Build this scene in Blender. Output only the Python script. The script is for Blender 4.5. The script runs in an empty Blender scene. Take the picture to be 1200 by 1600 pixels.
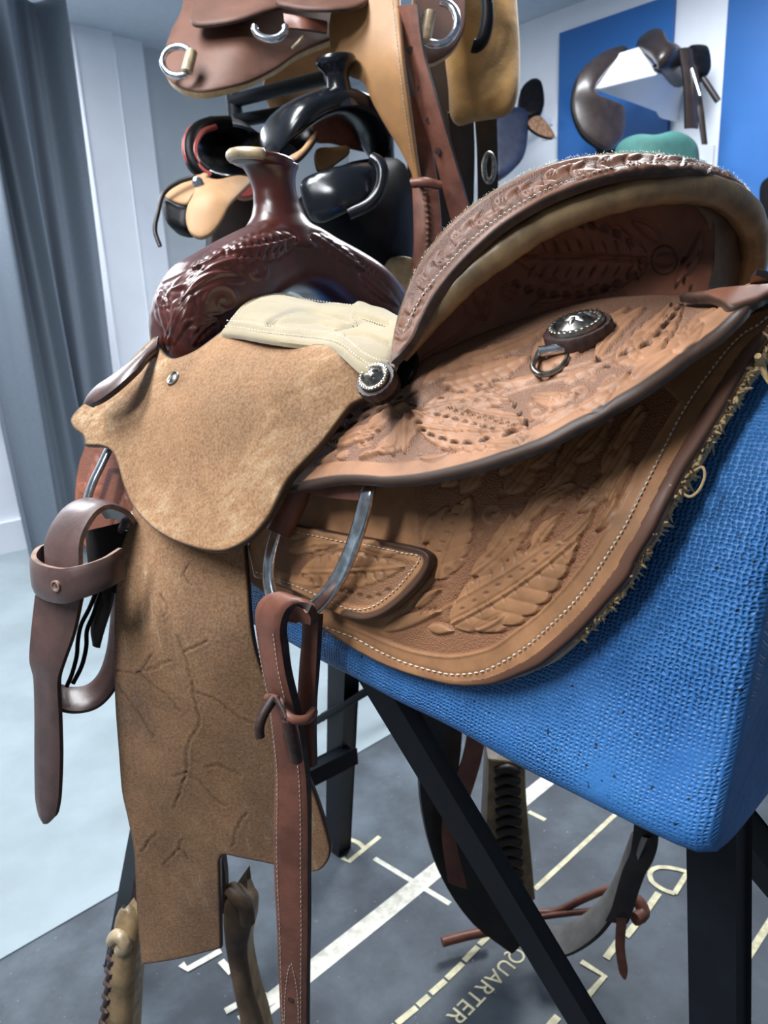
import bpy, bmesh, math, random
import numpy as np
from mathutils import Vector, Matrix
from mathutils.geometry import delaunay_2d_cdt

# ------------------------------------------------------------------ camera
FPX = 1155.0; CAMH = 1.08
_d = np.array([200., 4190., 1155.]); _d /= np.linalg.norm(_d)
_z = np.array([0., 0., 1.]); _Y = _z - (_z @ _d) * _d; _Y /= np.linalg.norm(_Y)
RM = np.stack([np.cross(_Y, -_d), _Y, -_d], 1)
CAM = np.array([0., 0., CAMH])
YAW = math.radians(43)
FV = np.array([-math.sin(YAW), math.cos(YAW), 0.]); LV = np.array([-math.cos(YAW), -math.sin(YAW), 0.])
ZV = np.array([0., 0., 1.])
ORG = np.array([.20, .55, 0.])
scene = bpy.context.scene
COL = scene.collection
cd = bpy.data.cameras.new('camera'); cam = bpy.data.objects.new('camera', cd); COL.objects.link(cam)
cd.sensor_fit = 'VERTICAL'; cd.sensor_height = 36; cd.sensor_width = 27; cd.lens = FPX / 1600 * 36
mw = Matrix.Identity(4)
for i in range(3):
    mw[i][0] = RM[0][i]; mw[i][1] = -RM[1][i]; mw[i][2] = -RM[2][i]; mw[i][3] = CAM[i]
cam.matrix_world = mw
cd.clip_start = .02; cd.clip_end = 60
cd.dof.use_dof = True; cd.dof.focus_distance = .55; cd.dof.aperture_fstop = 13
scene.camera = cam
# ------------------------------------------------------------------ world and lamps
w = bpy.data.worlds.new('world'); scene.world = w; w.use_nodes = True
w.node_tree.nodes['Background'].inputs[0].default_value = (.80, .90, 1, 1)
w.node_tree.nodes['Background'].inputs[1].default_value = .17
scene.view_settings.view_transform = 'Standard'; scene.view_settings.look = 'None'
scene.view_settings.exposure = 0.2; scene.view_settings.gamma = 1.0
CEIL = 2.42
def lamp(x, y, sx, sy, power, col=(.93, .97, 1), rz=0):
    ld = bpy.data.lights.new('ceiling_panel_light', 'AREA'); ld.shape = 'RECTANGLE'; ld.size = sx; ld.size_y = sy
    ld.energy = power; ld.color = col
    o = bpy.data.objects.new('ceiling_panel_light', ld); COL.objects.link(o)
    o.location = (x, y, CEIL - .03); o.rotation_euler = (0, 0, rz)
    return o
LAMPS = [(-.85, .75, 1.2, .3, 48), (.75, 2.3, 1.2, .3, 60), (-2.0, 2.9, 1.2, .3, 40), (-1.25, -.45, 1.2, .3, 46)]
for (x, y, sx, sy, p) in LAMPS: lamp(x, y, sx, sy, p, rz=YAW)
# ------------------------------------------------------------------ helpers
rng = np.random.default_rng(7); random.seed(7)
def S(s, l, z): return ORG + s * FV + l * LV + z * ZV
def ray(u, v):
    u = np.asarray(u, float); v = np.asarray(v, float)
    c = np.stack([(u - 600) / FPX, (v - 800) / FPX, np.ones_like(u)], -1)
    return c @ RM
def PX(u, v, d): return CAM + ray(u, v) * np.asarray(d, float)[..., None]
def DEP(u, v, **k):
    r = ray(u, v); (a, b), = k.items(); c = CAM - ORG
    ax = {'s': FV, 'l': LV, 'z': ZV}[a]
    return (b - c @ ax) / (r @ ax)
def PL(u, v, **k): return PX(u, v, DEP(u, v, **k))
def toPX(P):
    c = (np.asarray(P) - CAM) @ RM.T
    return 600 + FPX * c[..., 0] / c[..., 2], 800 + FPX * c[..., 1] / c[..., 2], c[..., 2]
def toSLZ(P):
    q = np.asarray(P) - ORG
    return q @ FV, q @ LV, q[..., 2]
class Surf:
    """depth surface: thin-plate spline of inverse depth through (u, v, depth) anchors"""
    def __init__(self, anchors, off=0.):
        a = np.array(anchors, float); self.c = a[:, :2] / 100; self.off = off; n = len(a)
        K = self.k(self.c, self.c) + np.eye(n) * 1e-4
        Pm = np.hstack([np.ones((n, 1)), self.c]); M = np.zeros((n + 3, n + 3))
        M[:n, :n] = K; M[:n, n:] = Pm; M[n:, :n] = Pm.T
        self.w = np.linalg.solve(M, np.concatenate([1 / a[:, 2], np.zeros(3)]))
    @staticmethod
    def k(a, b):
        r2 = ((a[:, None] - b[None]) ** 2).sum(-1)
        return .5 * r2 * np.log(r2 + 1e-12)
    def d(self, u, v):
        u = np.asarray(u, float); sh = u.shape
        q = np.stack([u.ravel(), np.asarray(v, float).ravel()], 1) / 100
        K = self.k(q, self.c)
        inv = K @ self.w[:-3] + self.w[-3] + q @ self.w[-2:]
        return (1 / inv + self.off).reshape(sh)
    def P(self, u, v): return PX(u, v, self.d(u, v))
    def N(self, u, v):
        p = self.P(u, v); n = np.cross(self.P(u + 1., v) - p, self.P(u, v + 1.) - p)
        n /= np.linalg.norm(n, axis=-1)[..., None]
        sgn = np.sign(((CAM - p) * n).sum(-1)); return n * sgn[..., None]
def cat(pts, step=4., closed=False):
    """Catmull-Rom through rows; a third truthy column in 2D lists marks a sharp corner"""
    raw = [list(p) for p in pts]; n = len(raw); out = []
    dim = 2 if len(raw[0]) <= 3 and closed else len(raw[0])
    corner = [closed and len(p) > 2 and bool(p[2]) for p in raw]
    A = np.array([p[:dim] for p in raw], float)
    segs = n if closed else n - 1
    for i in range(segs):
        p1 = A[i]; p2 = A[(i + 1) % n]
        p0 = A[(i - 1) % n] if (closed or i > 0) else 2 * p1 - p2
        p3 = A[(i + 2) % n] if (closed or i + 2 < n) else 2 * p2 - p1
        if corner[i]: p0 = 2 * p1 - p2
        if corner[(i + 1) % n]: p3 = 2 * p2 - p1
        L = np.linalg.norm((p2 - p1)[:2]); k = max(1, int(round(L / step)))
        d1 = (p2 - p0) / 2; d2 = (p3 - p1) / 2
        for q in (d1, d2):
            ln = np.linalg.norm(q[:2]); mx = L * 1.0
            if ln > mx > 0: q *= mx / ln
        for j in range(k):
            t = j / k; t2 = t * t; t3 = t2 * t
            out.append((2 * t3 - 3 * t2 + 1) * p1 + (t3 - 2 * t2 + t) * d1 + (-2 * t3 + 3 * t2) * p2 + (t3 - t2) * d2)
    if not closed: out.append(A[-1])
    return np.array(out)
def resample(A, n):
    A = np.asarray(A, float); L = np.concatenate([[0], np.cumsum(np.linalg.norm(np.diff(A, axis=0), axis=1))])
    t = np.linspace(0, L[-1], n)
    return np.stack([np.interp(t, L, A[:, k]) for k in range(A.shape[1])], 1)
def inside(poly, q):
    x, y = q[:, 0], q[:, 1]; c = np.zeros(len(q), bool); n = len(poly)
    for i in range(n):
        x1, y1 = poly[i]; x2, y2 = poly[i - 1]
        m = (y1 > y) != (y2 > y)
        if m.any(): c[m] ^= x[m] < (x2 - x1) * (y[m] - y1) / (y2 - y1) + x1
    return c
def distpath(q, path, closed=False):
    """distance of points to a polyline"""
    best = np.full(len(q), 1e9); n = len(path)
    for i in range(n if closed else n - 1):
        a = path[i]; b = path[(i + 1) % n]; ab = b - a; L2 = ab @ ab
        if L2 < 1e-12: continue
        t = np.clip(((q - a) @ ab) / L2, 0, 1)
        dd = q - a - t[:, None] * ab
        np.minimum(best, (dd ** 2).sum(1), out=best)
    return np.sqrt(best)
def sm(a, b, x):
    t = np.clip((x - a) / (b - a), 0, 1); return t * t * (3 - 2 * t)
def link(name, me, parent=None, label=None, cat_=None, group=None, kind=None):
    o = bpy.data.objects.new(name, me); COL.objects.link(o)
    if parent is not None: o.parent = parent
    if label: o['label'] = label
    if cat_: o['category'] = cat_
    if group: o['group'] = group
    if kind: o['kind'] = kind
    return o
def empty(name, loc, label, cat_, group=None):
    o = bpy.data.objects.new(name, None); COL.objects.link(o); o.location = loc
    o.empty_display_size = .05; o['label'] = label; o['category'] = cat_
    if group: o['group'] = group
    bpy.context.view_layer.update()
    return o
def mesh(name, V, F, mats, parent=None, midx=None, smooth=True, attrs=None, sharp=None, **kw):
    V = np.asarray(V, float)
    if parent is not None:
        off = np.array(parent.matrix_world.translation) if parent.parent is None else np.array(parent.parent.matrix_world.translation)
        V = V - off
    me = bpy.data.meshes.new(name); me.from_pydata(V.tolist(), [], [list(map(int, f)) for f in F])
    for m in (mats if isinstance(mats, (list, tuple)) else [mats]): me.materials.append(MAT[m])
    if midx is not None: me.polygons.foreach_set('material_index', np.asarray(midx, np.int32))
    me.polygons.foreach_set('use_smooth', np.full(len(me.polygons), smooth))
    if attrs:
        for k, a in attrs.items():
            at = me.attributes.new(k, 'FLOAT', 'POINT'); at.data.foreach_set('value', np.asarray(a, np.float32))
    me.update()
    if sharp: me.set_sharp_from_angle(angle=math.radians(sharp))
    return link(name, me, parent, **kw)
def sheet(name, outline, surf, mats, parent=None, res=6., thick=.004, disp=None, rnd=.0012, rim=(1.2, 3.0), back=16., step=4., wob=0., **kw):
    """leather sheet traced as an outline on a curved surface; mats = [face, edge, back]"""
    poly = cat(outline, step, True)
    area = .5 * np.sum(poly[:, 0] * np.roll(poly[:, 1], -1) - poly[:, 1] * np.roll(poly[:, 0], -1))
    if area < 0: poly = poly[::-1]
    n = len(poly)
    tan = np.roll(poly, -1, 0) - np.roll(poly, 1, 0); tan /= np.linalg.norm(tan, axis=1)[:, None] + 1e-9
    nin = np.stack([-tan[:, 1], tan[:, 0]], 1)
    def build(r, rims):
        pts = [poly]
        for k in rims:
            q = poly + nin * k
            ok = inside(poly, q); ok[ok] = distpath(q[ok], poly, True) > k * .92
            pts.append(q[ok])
        lo = poly.min(0); hi = poly.max(0)
        gx, gy = np.meshgrid(np.arange(lo[0], hi[0], r), np.arange(lo[1], hi[1], r * .87))
        gx[1::2] += r / 2
        g = np.stack([gx.ravel(), gy.ravel()], 1); g = g[inside(poly, g)]
        if len(g):
            g = g[distpath(g, poly, True) > (rims[-1] if rims else 0) + r * .55]; pts.append(g)
        A = np.concatenate(pts)
        # rims of different depth may nearly touch at corners
        key = np.round(A / .35).astype(int); _, ui = np.unique(key, axis=0, return_index=True)
        ui = np.array(sorted(set(ui) | set(range(n)))); A = A[ui]
        res_ = delaunay_2d_cdt([Vector(p) for p in A], [], [list(range(n))], 1, 1e-5, False)
        VV = np.array([[p.x, p.y] for p in res_[0]]); FF = np.array(res_[2])
        return VV, FF[inside(poly, VV[FF].mean(1))]
    A, F = build(res, rim)
    ed = distpath(A, poly, True); ed[:n] = 0
    N = surf.N(A[:, 0], A[:, 1]); dep = surf.d(A[:, 0], A[:, 1]); P = PX(A[:, 0], A[:, 1], dep)
    attrs = {'ed': ed}; h = np.zeros(len(A))
    if disp is not None:
        r_ = disp(A[:, 0], A[:, 1], ed)
        if isinstance(r_, tuple): h, ex = r_; attrs.update(ex)
        else: h = r_
    if wob: h = h + wob * np.sin(A[:, 0] * .021 + 1.3) * np.sin(A[:, 1] * .017 + .4)
    mpp = dep / FPX; x = np.clip(ed * mpp / max(rnd, 1e-6), 0, 1)
    h = h - rnd * (1 - np.sqrt(np.clip(1 - (1 - x) ** 2, 0, 1)))
    P = P + N * h[:, None]
    B, G = build(max(back, res), ())
    NB = surf.N(B[:, 0], B[:, 1]); PB = surf.P(B[:, 0], B[:, 1]) - NB * thick
    nf = len(A); mid = (P[:n] + PB[:n]) / 2 + 0 * N[:n]
    V = np.concatenate([P, PB, mid]); faces = []; mi = []
    faces = [list(f) for f in F] + [[i + nf for i in f] for f in G]; mi = [0] * len(F) + [2] * len(G)
    nb = nf + len(B)
    for i in range(n):
        j = (i + 1) % n
        faces.append([i, nb + i, nb + j, j]); mi.append(1)
        faces.append([nb + i, nf + i, nf + j, nb + j]); mi.append(1)
    # consistent side orientation
    ctr = P.mean(0)
    for a in attrs: attrs[a] = np.concatenate([attrs[a], np.zeros(len(V) - nf)])
    mats = list(mats) + [mats[-1]] * (3 - len(mats))
    o = mesh(name, V, faces, mats, parent, mi, attrs=attrs, **kw)
    bm = bmesh.new(); bm.from_mesh(o.data); bmesh.ops.recalc_face_normals(bm, faces=bm.faces); bm.to_mesh(o.data); bm.free()
    o.data.set_sharp_from_angle(angle=math.radians(50))
    return o
def frames(P, up=None):
    P = np.asarray(P, float); n = len(P); T = np.gradient(P, axis=0); T /= np.linalg.norm(T, axis=1)[:, None] + 1e-12
    X = np.zeros_like(P)
    if up is not None:
        up = np.broadcast_to(np.asarray(up, float), P.shape)
        X = np.cross(up, T); X /= np.linalg.norm(X, axis=1)[:, None] + 1e-12
    else:
        a = np.array([0, 0, 1.]) if abs(T[0][2]) < .9 else np.array([1., 0, 0]); x = np.cross(a, T[0])
        for i in range(n):
            x = x - (x @ T[i]) * T[i]; x /= np.linalg.norm(x); X[i] = x
    return T, X, np.cross(T, X)
def loft(rings, closed_caps=True):
    n, m = rings.shape[:2]; V = rings.reshape(-1, 3); F = []
    for i in range(n - 1):
        for j in range(m):
            k = (j + 1) % m
            F.append([i * m + j, i * m + k, (i + 1) * m + k, (i + 1) * m + j])
    if closed_caps: F.append(list(range(m))[::-1]); F.append([(n - 1) * m + j for j in range(m)])
    return V, F
def superell(m, a, b, p=2.):
    t = np.linspace(0, 2 * math.pi, m, endpoint=False); c, s = np.cos(t), np.sin(t)
    return np.stack([a * np.sign(c) * np.abs(c) ** (2 / p), b * np.sign(s) * np.abs(s) ** (2 / p)], 1)
def tube(name, P, r, mat, parent=None, seg=10, flat=None, p=2., up=None, closed=False, taper=True, **kw):
    """P: 3D points; r: radius or list; flat=(a,b) section half sizes"""
    P = np.asarray(P, float); n = len(P)
    r = np.broadcast_to(np.asarray(r, float), (n,)) if flat is None else None
    if closed: Pp = np.concatenate([P[-1:], P, P[:1]]); T, X, Y = frames(Pp, up); X, Y = X[1:-1], Y[1:-1]
    else: T, X, Y = frames(P, up)
    rings = []
    for i in range(n):
        sec = superell(seg, *(flat if flat else (r[i], r[i])), p)
        rings.append(P[i] + sec[:, :1] * X[i] + sec[:, 1:] * Y[i])
    R = np.array(rings); V, F = loft(R, not closed)
    if closed:
        for j in range(seg):
            k = (j + 1) % seg; F.append([(n - 1) * seg + j, (n - 1) * seg + k, k, j])
    o = mesh(name, V, F, mat, parent, **kw)
    o.data.set_sharp_from_angle(angle=math.radians(55)); return o
def tpx(name, path, r, mat, parent=None, step=6., **kw):
    """tube along (u, v, depth) rows, r in metres"""
    A = cat([list(p) for p in path], step); return tube(name, PX(A[:, 0], A[:, 1], A[:, 2]), r, mat, parent, **kw)
def ribbon(name, ea, eb, mats, parent=None, thick=.004, n=40, m=7, bulge=0., **kw):
    """strap between two traced edges (u, v, depth); real thickness, mats=[face, edge]"""
    a = cat([list(p) for p in ea], 4.); b = cat([list(p) for p in eb], 4.)
    A = resample(PX(a[:, 0], a[:, 1], a[:, 2]), n); B = resample(PX(b[:, 0], b[:, 1], b[:, 2]), n)
    t = np.linspace(0, 1, m)[None, :, None]; G = A[:, None] * (1 - t) + B[:, None] * t
    du = np.gradient(G, axis=0); dv = np.gradient(G, axis=1); N = np.cross(du, dv); N /= np.linalg.norm(N, axis=-1)[..., None] + 1e-12
    mid = G[n // 2, m // 2]
    if (CAM - mid) @ N[n // 2, m // 2] < 0: N = -N
    e = np.minimum(t, 1 - t) * 2
    G = G + N * (bulge * (1 - (1 - e) ** 2)) - N * (.25 * thick * np.clip(1 - e * m / 2, 0, 1))
    return gridsolid(name, G, N, thick, mats, parent, **kw)
def gridsolid(name, G, N, thick, mats, parent=None, **kw):
    n, m = G.shape[:2]; Bk = G - N * thick
    V = np.concatenate([G.reshape(-1, 3), Bk.reshape(-1, 3)]); F = []; mi = []; o = n * m
    for i in range(n - 1):
        for j in range(m - 1):
            q = [i * m + j, i * m + j + 1, (i + 1) * m + j + 1, (i + 1) * m + j]
            F.append(q); mi.append(0); F.append([x + o for x in q[::-1]]); mi.append(0)
    def side(q):
        for a, b in zip(q[:-1], q[1:]): F.append([a, b, b + o, a + o]); mi.append(1)
    side([i * m for i in range(n)]); side([i * m + m - 1 for i in range(n)]); side(list(range(m))); side([(n - 1) * m + j for j in range(m)])
    mats = mats if isinstance(mats, (list, tuple)) else [mats, mats]
    ob = mesh(name, V, F, mats, parent, mi, **kw)
    bm = bmesh.new(); bm.from_mesh(ob.data); bmesh.ops.recalc_face_normals(bm, faces=bm.faces); bm.to_mesh(ob.data); bm.free()
    ob.data.set_sharp_from_angle(angle=math.radians(50))
    return ob
def boxmesh(name, c, ax, hs, mat, parent=None, bev=.002, **kw):
    bm = bmesh.new(); bmesh.ops.create_cube(bm, size=2)
    ax = [np.asarray(a, float) / np.linalg.norm(a) for a in ax]
    for v in bm.verts:
        q = v.co.copy(); p = np.asarray(c, float) + ax[0] * q.x * hs[0] + ax[1] * q.y * hs[1] + ax[2] * q.z * hs[2]; v.co = p
    if bev: bmesh.ops.bevel(bm, geom=bm.edges[:], offset=bev, segments=2, affect='EDGES', profile=.6)
    bmesh.ops.recalc_face_normals(bm, faces=bm.faces)
    bm.verts.ensure_lookup_table(); V = np.array([v.co for v in bm.verts]); F = [[v.index for v in f.verts] for f in bm.faces]; bm.free()
    o = mesh(name, V, F, mat, parent, **kw); o.data.set_sharp_from_angle(angle=math.radians(35)); return o
def bar(name, a, b, w_, h_, mat, parent=None, up=ZV, bev=.002, **kw):
    a = np.asarray(a, float); b = np.asarray(b, float); t = b - a; L = np.linalg.norm(t); t /= L
    x = np.cross(up, t); x /= np.linalg.norm(x); y = np.cross(t, x)
    return boxmesh(name, (a + b) / 2, [x, y, t], (w_ / 2, h_ / 2, L / 2), mat, parent, bev, **kw)
def stitch(name, path, surf, mat, parent, pitch=8., fill=.72, wd=.0005, off=.0006, step=2.):
    """thread stitches along a pixel path on a surface, joined into one part"""
    A = cat([list(p) for p in path], step); A = A[:, :2]
    L = np.concatenate([[0], np.cumsum(np.linalg.norm(np.diff(A, axis=0), axis=1))]); V = []; F = []
    k = 0.
    while k + pitch * fill < L[-1]:
        t = np.array([k, k + pitch * fill * .5, k + pitch * fill]); u = np.interp(t, L, A[:, 0]); v = np.interp(t, L, A[:, 1])
        N = surf.N(u, v); p = surf.P(u, v) + N * off
        T = p[2] - p[0]; X = np.cross(N[1], T); X /= np.linalg.norm(X) + 1e-12; b = len(V)
        for i, (sx, sn) in enumerate(((.5, -.6), (1, .5), (.5, -.6))):
            for (a, c) in ((-1, 0), (0, 1), (1, 0), (0, -1)):
                V.append(p[i] + X * a * wd * sx * 1.3 + N[1] * (c * wd * sx + sn * wd))
        for i in range(2):
            for j in range(4):
                q = (j + 1) % 4; F.append([b + i * 4 + j, b + i * 4 + q, b + i * 4 + 4 + q, b + i * 4 + 4 + j])
        F.append([b, b + 1, b + 2, b + 3]); F.append([b + 8, b + 11, b + 10, b + 9]); k += pitch
    return mesh(name, V, F, mat, parent, kind='stuff')
class Tool:
    """carved relief in millimetres over sample points; 'bg' marks stippled background"""
    def __init__(s, u, v, bg=1.):
        s.q = np.stack([u, v], 1); s.h = np.zeros(len(u)); s.bg = np.full(len(u), float(bg)); s.dk = np.zeros(len(u))
    def leaf(s, a, b, w_, n=6, bend=0., h=1.0, skew=.6, tip=.75, vein=True, flat=False):
        a = np.array(a, float); b = np.array(b, float); L = np.linalg.norm(b - a); T = (b - a) / L; Nn = np.array([-T[1], T[0]])
        m = (np.abs((s.q - (a + b) / 2)).max(1) < L * .75 + w_ * 1.6 + abs(bend) * 1.2); q = s.q[m] - a
        t = (q @ T) / L; x = q @ Nn - bend * 4 * t * (1 - t); tc = np.clip(t, 0, 1)
        prof = w_ * np.sin(math.pi * tc ** tip) ** .75
        ph = n * (tc - skew * np.abs(x) / (L + 1e-6)); fr = ph - np.floor(ph)
        lob = np.sin(math.pi * np.clip(fr, 0, 1)) if n else np.ones_like(t)
        edge = prof * (.80 + .20 * np.abs(lob) ** .6)
        d = np.where((t > 0) & (t < 1), edge - np.abs(x), -np.maximum(np.abs(x) - 0, np.maximum(-t, t - 1) * L))
        ins = sm(-.6, 2.4, d); H = s.h[m]; B = s.bg[m]
        body = h * (.25 + .5 * (np.abs(lob) ** .5 if vein else 1) * sm(0, w_ * .6, d + w_ * .1) + .25 * (1 - np.abs(x) / (w_ + 1e-6)))
        rib = .45 * h * np.exp(-(x / 2.0) ** 2) - .45 * h * np.exp(-((np.abs(x) - 4.5) / 1.8) ** 2) if vein else 0
        H = H * (1 - ins) + ins * (body + rib) - .45 * h * np.exp(-((d + 2.2) / 2.6) ** 2) * (1 - ins * .8)
        s.h[m] = H; s.bg[m] = B * (1 - ins)
    def line(s, path, w_, dep, step=3., smooth=True):
        """raised (dep>0) or cut (dep<0) line"""
        A = cat([list(p) for p in path], step) if smooth else np.array(path, float)
        lo = A.min(0) - 4 * w_; hi = A.max(0) + 4 * w_
        m = ((s.q > lo) & (s.q < hi)).all(1)
        if not m.any(): return
        d = distpath(s.q[m], A); s.h[m] += dep * np.exp(-(d / w_) ** 2)
        if dep > 0: s.bg[m] *= 1 - np.exp(-(d / (w_ * 1.2)) ** 2)
    def stamp(s, u, v, ln, wd, ang, dep=1.6, dark=1.):
        c, sn = math.cos(math.radians(ang)), math.sin(math.radians(ang)); q = s.q - (u, v)
        m = np.abs(q).max(1) < ln * 1.5; q = q[m]; x = q[:, 0] * c + q[:, 1] * sn; y = -q[:, 0] * sn + q[:, 1] * c
        y = y - .35 * wd * ((x / ln) ** 2) * 2
        g = np.exp(-((x / (ln * .5)) ** 2 + (y / (wd * .5)) ** 2) ** 2); s.h[m] -= dep * g; s.bg[m] *= 1 - g
        s.dk[m] = np.maximum(s.dk[m], dark * g)  # burnish tone that also paints in the shade inside each stamped mark
    def scroll(s, u, v, r, turns, ang, w_=2.5, dep=.8, sq=1., rot=0, hand=1):
        t = np.linspace(0, turns * 2 * math.pi, int(26 * turns) + 6); rr = r * (1 - .85 * t / t[-1]); a = math.radians(ang) + hand * t
        x = rr * np.cos(a); y = rr * np.sin(a) * sq; c, sn = math.cos(math.radians(rot)), math.sin(math.radians(rot))
        s.line(np.stack([u + x * c - y * sn, v + x * sn + y * c], 1), w_, dep, smooth=False)
    def petal(s, u, v, ln, wd, ang, h=.9):
        c, sn = math.cos(math.radians(ang)), math.sin(math.radians(ang)); s.leaf((u, v), (u + ln * c, v + ln * sn), wd, 0, 0, h, vein=False)
# ------------------------------------------------------------------ materials
MAT = {}
def nodes(name):
    m = bpy.data.materials.new(name); m.use_nodes = True; MAT[name] = m; nt = m.node_tree
    return m, nt, nt.nodes, nt.links, nt.nodes['Principled BSDF']
def N_(nt, typ, **k):
    n = nt.nodes.new(typ)
    for a, b in k.items(): setattr(n, a, b)
    return n
def mixc(nt, fac, a, b, blend='MIX'):
    n = N_(nt, 'ShaderNodeMix', data_type='RGBA', blend_type=blend)
    for sock, val in ((n.inputs[0], fac), (n.inputs[6], a), (n.inputs[7], b)):
        if hasattr(val, 'links'): nt.links.new(val, sock)
        else: sock.default_value = (*val, 1) if isinstance(val, tuple) else val
    return n.outputs[2]
def ramp(nt, src, lo, hi):
    n = N_(nt, 'ShaderNodeMapRange'); n.interpolation_type = 'SMOOTHSTEP'; nt.links.new(src, n.inputs[0]); n.inputs[1].default_value = lo; n.inputs[2].default_value = hi
    return n.outputs[0]
def noise(nt, scale, detail=4, rough=.55, vec=None, typ=None):
    n = N_(nt, 'ShaderNodeTexNoise'); n.inputs['Scale'].default_value = scale; n.inputs['Detail'].default_value = detail; n.inputs['Roughness'].default_value = rough
    if vec is not None: nt.links.new(vec, n.inputs['Vector'])
    return n.outputs[0]
def objco(nt, scale=None, rot=None):
    t = N_(nt, 'ShaderNodeTexCoord').outputs['Object']
    if scale or rot:
        mp = N_(nt, 'ShaderNodeMapping'); nt.links.new(t, mp.inputs[0])
        if scale: mp.inputs['Scale'].default_value = scale
        if rot: mp.inputs['Rotation'].default_value = rot
        return mp.outputs[0]
    return t
def attr(nt, name): return N_(nt, 'ShaderNodeAttribute', attribute_name=name).outputs['Fac']
def bump(nt, h, strength, dist, prev=None):
    b = N_(nt, 'ShaderNodeBump'); b.inputs['Strength'].default_value = strength; b.inputs['Distance'].default_value = dist
    nt.links.new(h, b.inputs['Height'])
    if prev is not None: nt.links.new(prev, b.inputs['Normal'])
    return b.outputs[0]
def plain(name, col, rough=.5, metal=0., spec=.5, var=.25, nscale=30, bmp=0., bscale=200, coat=0., sheen=0.):
    m, nt, nd, lk, b = nodes(name); co = objco(nt)
    f = ramp(nt, noise(nt, nscale, 5, .6, co), .3, .7)
    lk.new(mixc(nt, f, tuple(c * (1 - var) for c in col), tuple(min(1, c * (1 + var)) for c in col)), b.inputs['Base Color'])
    b.inputs['Roughness'].default_value = rough; b.inputs['Metallic'].default_value = metal; b.inputs['Specular IOR Level'].default_value = spec
    b.inputs['Coat Weight'].default_value = coat; b.inputs['Coat Roughness'].default_value = .25
    if sheen: b.inputs['Sheen Weight'].default_value = sheen; b.inputs['Sheen Roughness'].default_value = .5
    if bmp: lk.new(bump(nt, noise(nt, bscale, 6, .6, co), bmp, .001), b.inputs['Normal'])
    return m
def tooled(name, col, bgcol, dark, rough=.42, edge=7., grain=900, coat=.15, edark=(.05, .028, .02), spec=.22):
    m, nt, nd, lk, b = nodes(name); co = objco(nt)
    f = ramp(nt, noise(nt, 26, 6, .62, co), .3, .72)
    c0 = mixc(nt, f, tuple(c * .72 for c in col), tuple(c * 1.2 for c in col))
    bg = attr(nt, 'bg'); c1 = mixc(nt, bg, c0, bgcol)
    c2 = mixc(nt, attr(nt, 'dk'), c1, dark)
    ed = N_(nt, 'ShaderNodeMath', operation='ADD'); lk.new(attr(nt, 'ed'), ed.inputs[0])
    nz = N_(nt, 'ShaderNodeMath', operation='MULTIPLY_ADD'); lk.new(noise(nt, 60, 3, .5, co), nz.inputs[0]); nz.inputs[1].default_value = edge; nz.inputs[2].default_value = -edge * .5
    lk.new(nz.outputs[0], ed.inputs[1])
    e = ramp(nt, ed.outputs[0], edge * .1, edge)
    lk.new(mixc(nt, e, edark, c2), b.inputs['Base Color'])
    vo = N_(nt, 'ShaderNodeTexVoronoi'); vo.inputs['Scale'].default_value = grain; lk.new(co, vo.inputs['Vector'])
    mu = N_(nt, 'ShaderNodeMath', operation='MULTIPLY'); lk.new(vo.outputs[0], mu.inputs[0]); lk.new(bg, mu.inputs[1])
    n1 = bump(nt, mu.outputs[0], .75, .0009); n2 = bump(nt, noise(nt, 700, 5, .6, co), .25, .0004, n1)
    lk.new(n2, b.inputs['Normal']); b.inputs['Roughness'].default_value = rough; b.inputs['Coat Weight'].default_value = coat; b.inputs['Coat Roughness'].default_value = .3; b.inputs['Specular IOR Level'].default_value = spec
    return m
def roughout(name, col, pale, darkc, streak=(0, 0, 0), pf=.5, df=.55):
    m, nt, nd, lk, b = nodes(name); co = objco(nt)
    c = mixc(nt, ramp(nt, noise(nt, 14, 8, .68, co), .34, .68), tuple(x * .78 for x in col), tuple(x * 1.15 for x in col))
    st = objco(nt, (1, 1, 1), streak)
    mp = N_(nt, 'ShaderNodeMapping'); lk.new(st, mp.inputs[0]); mp.inputs['Scale'].default_value = (7, 75, 75)
    s1 = ramp(nt, noise(nt, 1.6, 7, .7, mp.outputs[0]), pf, pf + .22); s2 = ramp(nt, noise(nt, 7, 4, .6, co), .42, .66)
    mm = N_(nt, 'ShaderNodeMath', operation='MULTIPLY'); lk.new(s1, mm.inputs[0]); lk.new(s2, mm.inputs[1])
    c = mixc(nt, mm.outputs[0], c, pale)
    dd = ramp(nt, noise(nt, 5.5, 6, .7, co), df, df + .25); c = mixc(nt, dd, c, darkc)
    fine = ramp(nt, noise(nt, 420, 3, .7, co), .25, .75); c = mixc(nt, fine, mixc(nt, .32, c, (0.02, .012, .007)), mixc(nt, .14, c, (.8, .62, .45)))
    c = mixc(nt, attr(nt, 'dk'), c, tuple(x * .35 for x in darkc))
    ed = ramp(nt, attr(nt, 'ed'), .5, 5.); c = mixc(nt, ed, tuple(x * .5 for x in darkc), c)
    lk.new(c, b.inputs['Base Color']); b.inputs['Roughness'].default_value = .82; b.inputs['Specular IOR Level'].default_value = .25
    b.inputs['Sheen Weight'].default_value = .12; b.inputs['Sheen Roughness'].default_value = .4
    n1 = bump(nt, noise(nt, 260, 6, .7, co), .5, .0012); lk.new(bump(nt, noise(nt, 60, 5, .6, co), .35, .002, n1), b.inputs['Normal'])
    return m
tooled('jockey_leather', (.315, .157, .086), (.215, .115, .075), (.02, .012, .01), .5, 6., 900, .06)
tooled('skirt_leather', (.345, .168, .080), (.26, .118, .060), (.10, .045, .03), .5, 5., 800, .08)
tooled('cantle_leather', (.155, .058, .034), (.11, .044, .03), (.03, .014, .01), .5, 5., 900, .03)
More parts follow.
